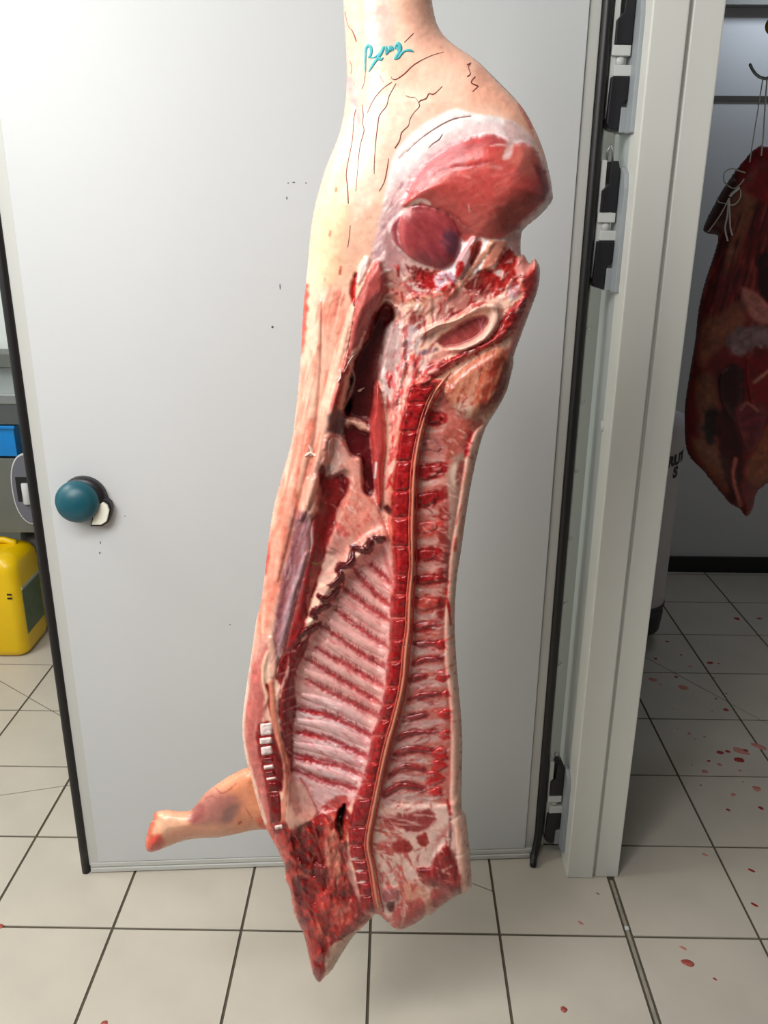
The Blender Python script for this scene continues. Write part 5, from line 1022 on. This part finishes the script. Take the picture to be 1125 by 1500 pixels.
# nerve cord, veins, ink
M_vein = mat('dark_vein', (128, 62, 54), 0.45)
M_ink = mat('teal_ink', (34, 150, 158), 0.6, noise=0.5, nscale=220, c2=(120, 196, 192))
def rib_(n, P, wd, m=None, c=None, **kw): return local(root, K.ribbon(n, P, wd, m or M_skin, root, c=c, **kw))
rib_('spinal_cord', [p for p in CP if p[1] > 530], [3.5, 4, 4.6, 4.2, 5, 5.4, 5, 4.6], c=(212, 134, 108), lift=.0006)
rib_('canal_edge', [(p[0]-5, p[1]) for p in CP if p[1] > 560], 2.2, c=(214, 104, 88), lift=.0006)
rib_('canal_edge', [(p[0]+5.5, p[1]) for p in CP if p[1] > 545], 2.6, c=(200, 62, 52), lift=.0006)
VN = [([(535, 75), (535, 105), (533, 122), (530, 130)], .9), ([(650, 76), (630, 82), (607, 94), (592, 108), (580, 116), (574, 115), (573, 112)], [.8, 1.2, 1.8, 2, 1.6, 1.2, .8]), ([(574, 120), (560, 130), (547, 146), (538, 165)], [1.4, 1.2, 1.2, .8]), ([(580, 122), (570, 140), (566, 155), (556, 168), (553, 184), (550, 210), (548, 240), (548, 255)], [1.2, 1.4, 1.4, 1.6, 1.8, 1.4, 1.2, .8]), ([(648, 126), (640, 134), (634, 138), (628, 137), (624, 144), (616, 147), (613, 150)], [1, 1.2, 2, 2, 2, 2.2, 1.2]), ([(613, 150), (614, 156), (606, 165), (600, 175), (598, 184), (588, 194), (585, 206), (578, 217)], [1.6, 1.2, .8, 1, 1.2, 1.8, 1.6, 2]), ([(613, 150), (608, 143), (600, 142), (594, 140)], .9), ([(521, 160), (518, 175), (516, 205), (510, 235), (507, 255), (509, 275), (510, 298)], [1, 1.4, 1.2, 1.4, 1.8, 2, 1.8]), ([(530, 153), (532, 168), (531, 180), (533, 192), (527, 215), (524, 245), (521, 280)], [1.2, 1.6, 1.2, 1.8, 1.4, 1, .8]), ([(505, 18), (510, 38), (515, 44)], 1), ([(515, 43), (519, 52), (522, 61)], [1.4, 2.6, 2]), ([(684, 95), (690, 92), (686, 98), (689, 108), (684, 112)], 2), ([(696, 112), (690, 120), (695, 124), (700, 126), (692, 134)], [2, 2.2, 2.4, 2.4, 1.2]), ([(569, 232), (566, 252), (562, 268), (555, 280)], [1, 1.6, 1.4, 1]), ([(513, 330), (511, 350), (509, 362)], .8), ([(648, 196), (643, 204), (634, 210), (628, 216)], [1, 1.8, 1.2, .8]), ([(512, 88), (515, 98), (514, 108)], .8), ([(556, 110), (559, 116), (562, 120)], .8), ([(690, 170), (664, 174), (640, 186), (615, 204), (596, 222)], .8), ([(592, 62), (602, 52), (606, 48)], [.8, 1.4, .8])]
for P, wd in VN: rib_('vein', P, wd, M_vein, lift=.0004, hump=.3)
IK = [[(535, 104), (535, 88), (536, 72), (539, 67), (543, 69), (544, 76), (542, 82), (539, 84)], [(541, 84), (548, 84), (556, 78), (561, 70), (562, 69), (558, 78), (554, 84), (558, 87), (561, 84)], [(554, 84), (548, 92), (543, 100), (540, 105)], [(565, 68), (566, 76), (565, 79), (569, 75), (571, 68), (572, 74), (574, 68), (575, 74)], [(578, 72), (580, 66), (583, 64), (586, 67), (586, 73), (581, 82), (578, 86), (584, 84), (588, 78), (594, 74), (602, 74), (606, 76)], [(581, 68), (584, 72), (586, 76)]]
for P, wd in zip(IK, ([2.6, 3.4, 4, 5, 5, 4.4, 4, 3], [2.4, 2.4, 3.4, 4, 4, 5, 6, 5, 2], [4.6, 4.6, 3.4, 1.8], [4, 4.6, 4, 4, 4.4, 4, 4.4, 3.4], [2, 4, 6, 6, 6, 4.6, 3.6, 4, 4.6, 3.4, 3.8, 1.4], [5, 6, 4])): rib_('ink_mark', P, [w_*1.25 for w_ in wd], M_ink, lift=.0006, hump=.12)
for P in ([(520, 518), (512, 530), (504, 545)], [(494, 560), (499, 553), (498, 542)], [(530, 572), (524, 573), (534, 568)]): rib_('fat_strand', P, [1.5, 3, 1.5], None, (232, 200, 186), lift=.006)
for P in ([(452, 652), (457, 660), (455, 668)], [(447, 668), (455, 664), (462, 668)]): rib_('fat_fleck', P, [2, 6, 3], None, (246, 222, 206), lift=.001)

# front leg
LGO = [(386, 1140), (366, 1124), (340, 1134), (318, 1148), (300, 1162), (288, 1178), (278, 1187), (262, 1188), (244, 1186), (226, 1190), (224, 1200), (219, 1208), (214, 1226), (213, 1240), (217, 1248), (228, 1247), (246, 1240), (268, 1232), (290, 1228), (318, 1227), (345, 1222), (372, 1216), (400, 1214), (408, 1200)]
Lg = Canvas(205, 1112, 415, 1256, (228, 162, 130), CY+.02, .7, 9); Lg.skin = np.array([.9, .66, .52])
dl, _, _ = sdf(smooth_pts(LGO, 3, True), Lg.U, Lg.V); Lg.Z = .032*prof(-dl/32)
Lg.C += Lg.N[18][..., None]*np.array([.01, -.03, -.035])
Lg.fill([(340, 1140), (380, 1128), (392, 1200), (350, 1216), (330, 1180)], (228, 146, 108), 14, 5, 18, .8)
Lg.fill([(284, 1184), (300, 1166), (330, 1160), (352, 1172), (346, 1198), (320, 1206), (296, 1206), (282, 1200)], (176, 112, 104), 10, 6, 18, .85)
Lg.fill([(326, 1190), (340, 1176), (350, 1178), (344, 1196), (330, 1202)], (140, 100, 92), 7, 4, 18, .8); Lg.fill([(280, 1192), (292, 1176), (300, 1186), (290, 1204), (280, 1204)], (156, 84, 80), 6, 3, 7, .8)
Lg.fill([(226, 1198), (250, 1192), (270, 1200), (262, 1214), (240, 1222), (222, 1226)], (240, 190, 156), 8, 4, 18, .8)
Lg.fill([(213, 1246), (216, 1228), (232, 1222), (240, 1234), (228, 1250)], (206, 66, 48), 5, 3, 7, .9); Lg.fill([(222, 1188), (230, 1190), (228, 1204), (222, 1204)], (216, 110, 84), 3, 2, 7, .9)
Lg.fill([(214, 1222), (220, 1206), (226, 1206), (220, 1224)], (206, 90, 66), 3, 2, 7, .8)
for P in ([(316, 1154), (324, 1162), (334, 1158), (346, 1148)], [(360, 1184), (366, 1194), (369, 1198)], [(300, 1170), (310, 1166), (318, 1170)]): Lg.line(P, 1.6, (160, 80, 64), 1, .5, 7, .8)
Lg.fill([(376, 1200), (392, 1196), (398, 1212), (384, 1214)], (222, 84, 50), 4, 3, 7, .9); Lg.line([(350, 1206), (353, 1204)], 3, (150, 50, 40), 1.5)
fl_ = local(root, Lg.mesh('front_leg', LGO, M_skin, root, step=1.5, back=lambda v: .035+0*v, backrim=32))
o = Lg.mesh('hock_cut', [(214, 1244), (215, 1228), (220, 1210), (224, 1204), (223, 1222), (219, 1246)], mat('cut_bone', (196, 80, 62), .4, noise=.5, nscale=150, c2=(230, 170, 140)), fl_, step=1.2, bump=.003, rim=4); local(root, o)

# hook that carries the carcass (above the frame)
top = at(556, -215, CY)
hk = MB().tube(smooth_pts([(top.x-.02, CY-.08, top.z+.035), (top.x-.02, CY-.08, top.z-.0), (top.x-.01, CY-.03, top.z-.03), (top.x, CY+.02, top.z-.01), (top.x, CY+.03, top.z+.05), (top.x, CY+.01, top.z+.2), (top.x, CY+.01, 2.66)], 5), .006, 10).build('meat_hook', M_steel, None, True)
tag(hk, 'steel gambrel hook holding the pork leg above the frame', 'hook')
rl2 = MB().box(-1.2, 1.2, CY-.01, CY+.03, 2.66, 2.75, .003).build('hanging_rail', M_steel, None); tag(rl2, 'steel overhead rail that carries the pork carcass', 'rail')
